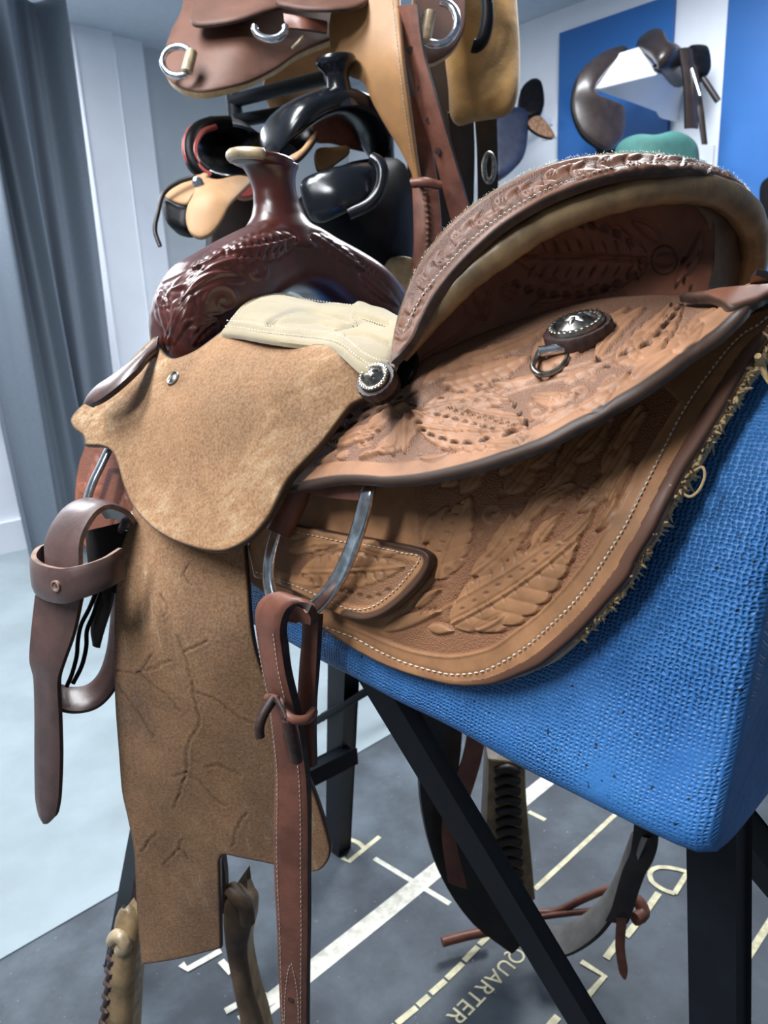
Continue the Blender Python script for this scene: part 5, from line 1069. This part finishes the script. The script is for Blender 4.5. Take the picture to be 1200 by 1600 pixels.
bs('fender', [(312, 276), (340, 278), (375, 272), (395, 280), (378, 300), (360, 320), (347, 345), (330, 365), (312, 371), (296, 362), (289, 340), (292, 320), (300, 305)], [(312, 276, 1.27), (390, 280, 1.31), (330, 365, 1.24), (289, 340, 1.24), (330, 310, 1.24)], ['pale_tan_leather', 'tan_edge'], t3, .009, res=7)
bs('jockey', [(256, 304), (275, 284), (300, 272), (322, 268), (318, 285), (300, 305), (290, 318), (272, 315)], [(256, 304, 1.30), (322, 268, 1.27), (290, 318, 1.27)], ['pale_tan_leather', 'tan_edge'], t3, .009, res=6)
bs('skirt', [(250, 320), (254, 308), (275, 318), (292, 322), (290, 354), (272, 355), (256, 345)], [(250, 320, 1.29), (292, 322, 1.27), (272, 355, 1.27)], ['black_leather', 'black_leather'], t3, .03, res=6, rnd=.012)
p = PX(309., 285., 1.255); lathe('concho', p, CAM - p + .1 * ZV, [(.009, -.004), (.009, .002), (.006, .004), (.001, .005)], 'steel', t3, 20)
tpx('tie_thong', [(306, 276, 1.26), (280, 284, 1.27), (256, 302, 1.28), (246, 335, 1.28), (242, 360, 1.28), (250, 385, 1.28)], .004, 'dark_brown', t3, seg=7)
bs('fender', [(364, 300), (378, 286), (400, 276), (402, 300), (380, 308)], [(364, 300, 1.36), (400, 280, 1.37), (380, 308, 1.36)], ['red_trim', 'tan_leather'], t3, .012, res=6)
bs('body', [(335, 320), (365, 300), (405, 292), (410, 360), (400, 420), (335, 420)], [(335, 320, 1.42), (405, 292, 1.44), (370, 420, 1.46)], ['dark_brown', 'black_leather'], t3, .08)
# ================================================================== right wall: english saddles on white brackets
def dw(u, v, off): return float(DEP(float(u), float(v), l=WL + off))
br = empty('wall_bracket', PX(1070., 150., dw(1070, 150, .02)), 'white wall bracket holding the brown english saddle', 'bracket')
d1, d2, d3 = dw(1050, 120, .02), dw(960, 110, .55), dw(1000, 90, .35)
bs('shelf_board', [(927, 138, 1), (968, 82, 1), (1000, 72, 1), (1033, 112, 1)], [(927, 138, d2), (968, 82, d2 + .06), (1000, 72, d3), (1033, 112, d3 - .10)], 'white_paint', br, .02, rnd=.003)
bs('shelf_board', [(927, 140, 1), (1033, 114, 1), (1072, 136, 1), (1068, 192, 1), (1036, 186, 1), (1030, 176, 1)], [(927, 140, d2), (1033, 114, d3 - .1), (1072, 136, d1), (1050, 190, d1), (1036, 186, d1 - .05)], 'white_paint', br, .02, rnd=.003)
t4 = empty('english_saddle', PX(1000., 100., d3), 'dark brown english saddle on the white wall bracket', 'saddle')
bs('flap', [(925, 130), (938, 105), (965, 80), (990, 62), (978, 80), (950, 110), (932, 140), (960, 155), (978, 165), (980, 190), (974, 215), (955, 232), (935, 225), (912, 205), (898, 175), (896, 148), (903, 118), (918, 98), (945, 78), (975, 68), (985, 72)][5:], [(898, 160, d2 - .05), (950, 225, d2), (978, 180, d2 + .05), (985, 66, d3), (930, 140, d2 - .06)], ['dark_brown', 'black_leather'], t4, .03, rnd=.015)
bs('seat', [(990, 62), (1005, 45), (1025, 37), (1040, 42), (1047, 56), (1065, 65), (1078, 85), (1084, 120), (1074, 135), (1060, 132), (1035, 112), (1012, 82), (1000, 72)], [(990, 62, d3 + .02), (1025, 37, d3 - .02), (1080, 110, d1 - .1), (1035, 112, d3 - .14), (1050, 80, d3 - .16)], ['dark_brown', 'black_leather'], t4, .05, rnd=.03)
d1 = dw(1115, 100, .16)
bs('knee_block', [(1078, 70), (1095, 65), (1110, 70), (1115, 95), (1112, 110), (1098, 112), (1085, 100)], [(1078, 70, d1 - .05), (1115, 95, d1 - .03), (1098, 112, d1 - .07)], ['black_leather', 'black_leather'], t4, .06, rnd=.02)
ribbon('girth_strap', [(1062, 75, d1 - .16), (1070, 130, d1 - .16), (1072, 200, d1 - .14)], [(1082, 75, d1 - .14), (1088, 130, d1 - .14), (1092, 200, d1 - .12)], ['dark_brown', 'black_leather'], t4, .008, 16, 4, .004)
ribbon('stirrup_leather', [(1080, 110, d1 - .12), (1090, 170, d1 - .12), (1098, 225, d1 - .1)], [(1090, 105, d1 - .12), (1100, 170, d1 - .12), (1106, 225, d1 - .1)], ['dark_brown', 'black_leather'], t4, .008, 16, 4)
tpx('girth_strap', [(1098, 122, d1 - .05), (1110, 140, d1 - .05), (1122, 158, d1 - .05)], .012, 'dark_brown', t4, seg=8); tpx('stirrup_bar', [(1081, 108, d1 - .15), (1094, 150, d1 - .15)], .007, 'steel', t4, seg=8)
bs('flap', [(935, 225), (960, 232), (985, 236), (960, 244), (940, 240)], [(935, 225, d2 + .1), (985, 236, d2 + .12), (950, 244, d2 + .1)], ['black_leather', 'black_leather'], t4, .02, res=6)
gc = bs('cloth', [(960, 228), (975, 212), (1000, 204), (1030, 205), (1060, 200), (1085, 210), (1098, 228), (1100, 270, 1), (1000, 275), (962, 262)], [(960, 228, d1 - .35), (1030, 204, d1 - .40), (1098, 228, d1 - .25), (1030, 270, d1 - .4)], ['green_cloth', 'green_cloth'], None, .05, rnd=.03, label='green cloth bunched below the wall bracket, behind the cantle', cat_='cloth')
t5 = empty('english_saddle', PX(840., 200., dw(840, 200, .1)), 'dark saddle with tan flap on the white wall at the right of the rack', 'saddle')
e1 = dw(840, 160, .25)
bs('seat', [(815, 135), (832, 119), (846, 122), (852, 145), (850, 165), (835, 178), (815, 175)], [(815, 135, e1), (852, 140, e1), (830, 178, e1 - .05)], ['black_leather', 'black_leather'], t5, .06, res=6, rnd=.02)
bs('flap', [(775, 180), (800, 165), (825, 170), (828, 200), (822, 240), (805, 262), (780, 275), (765, 250)], [(775, 180, e1 - .1), (828, 200, e1 - .05), (790, 270, e1 - .1)], ['navy_leather', 'black_leather'], t5, .06, res=8, rnd=.02)
bs('panel', [(826, 188), (845, 180), (868, 212), (850, 212), (830, 200)], [(826, 188, e1 - .06), (868, 212, e1 - .02), (840, 205, e1 - .05)], ['tan_edge', 'black_leather'], t5, .02, res=6)
# dark jacket edge at the right border
bs('bag', [(1186, 300), (1190, 285), (1205, 275), (1240, 280, 1), (1240, 345, 1), (1198, 340), (1188, 325)], [(1186, 300, dw(1186, 300, .10)), (1240, 280, dw(1240, 280, .10)), (1210, 340, dw(1210, 340, .10))], ['black_leather', 'black_leather'], None, .05, res=6, label='black bag hanging at the right edge beyond the cantle', cat_='bag')

def wall_arm(u, v, off, label):
    e = PX(float(u), float(v), dw(u, v, off)); w0 = e - LV * (off)
    r_ = empty('wall_bracket', w0, label, 'bracket'); bar('arm', w0, e, .03, .03, 'white_paint', r_, up=ZV); boxmesh('back_plate', w0 + LV * .006, [FV, LV, ZV], (.04, .006, .07), 'white_paint', r_, bev=.002)
wall_arm(1040, 245, .36, 'small white wall arm under the green cloth'); wall_arm(822, 182, .22, 'small white wall arm under the dark saddle with tan flap')
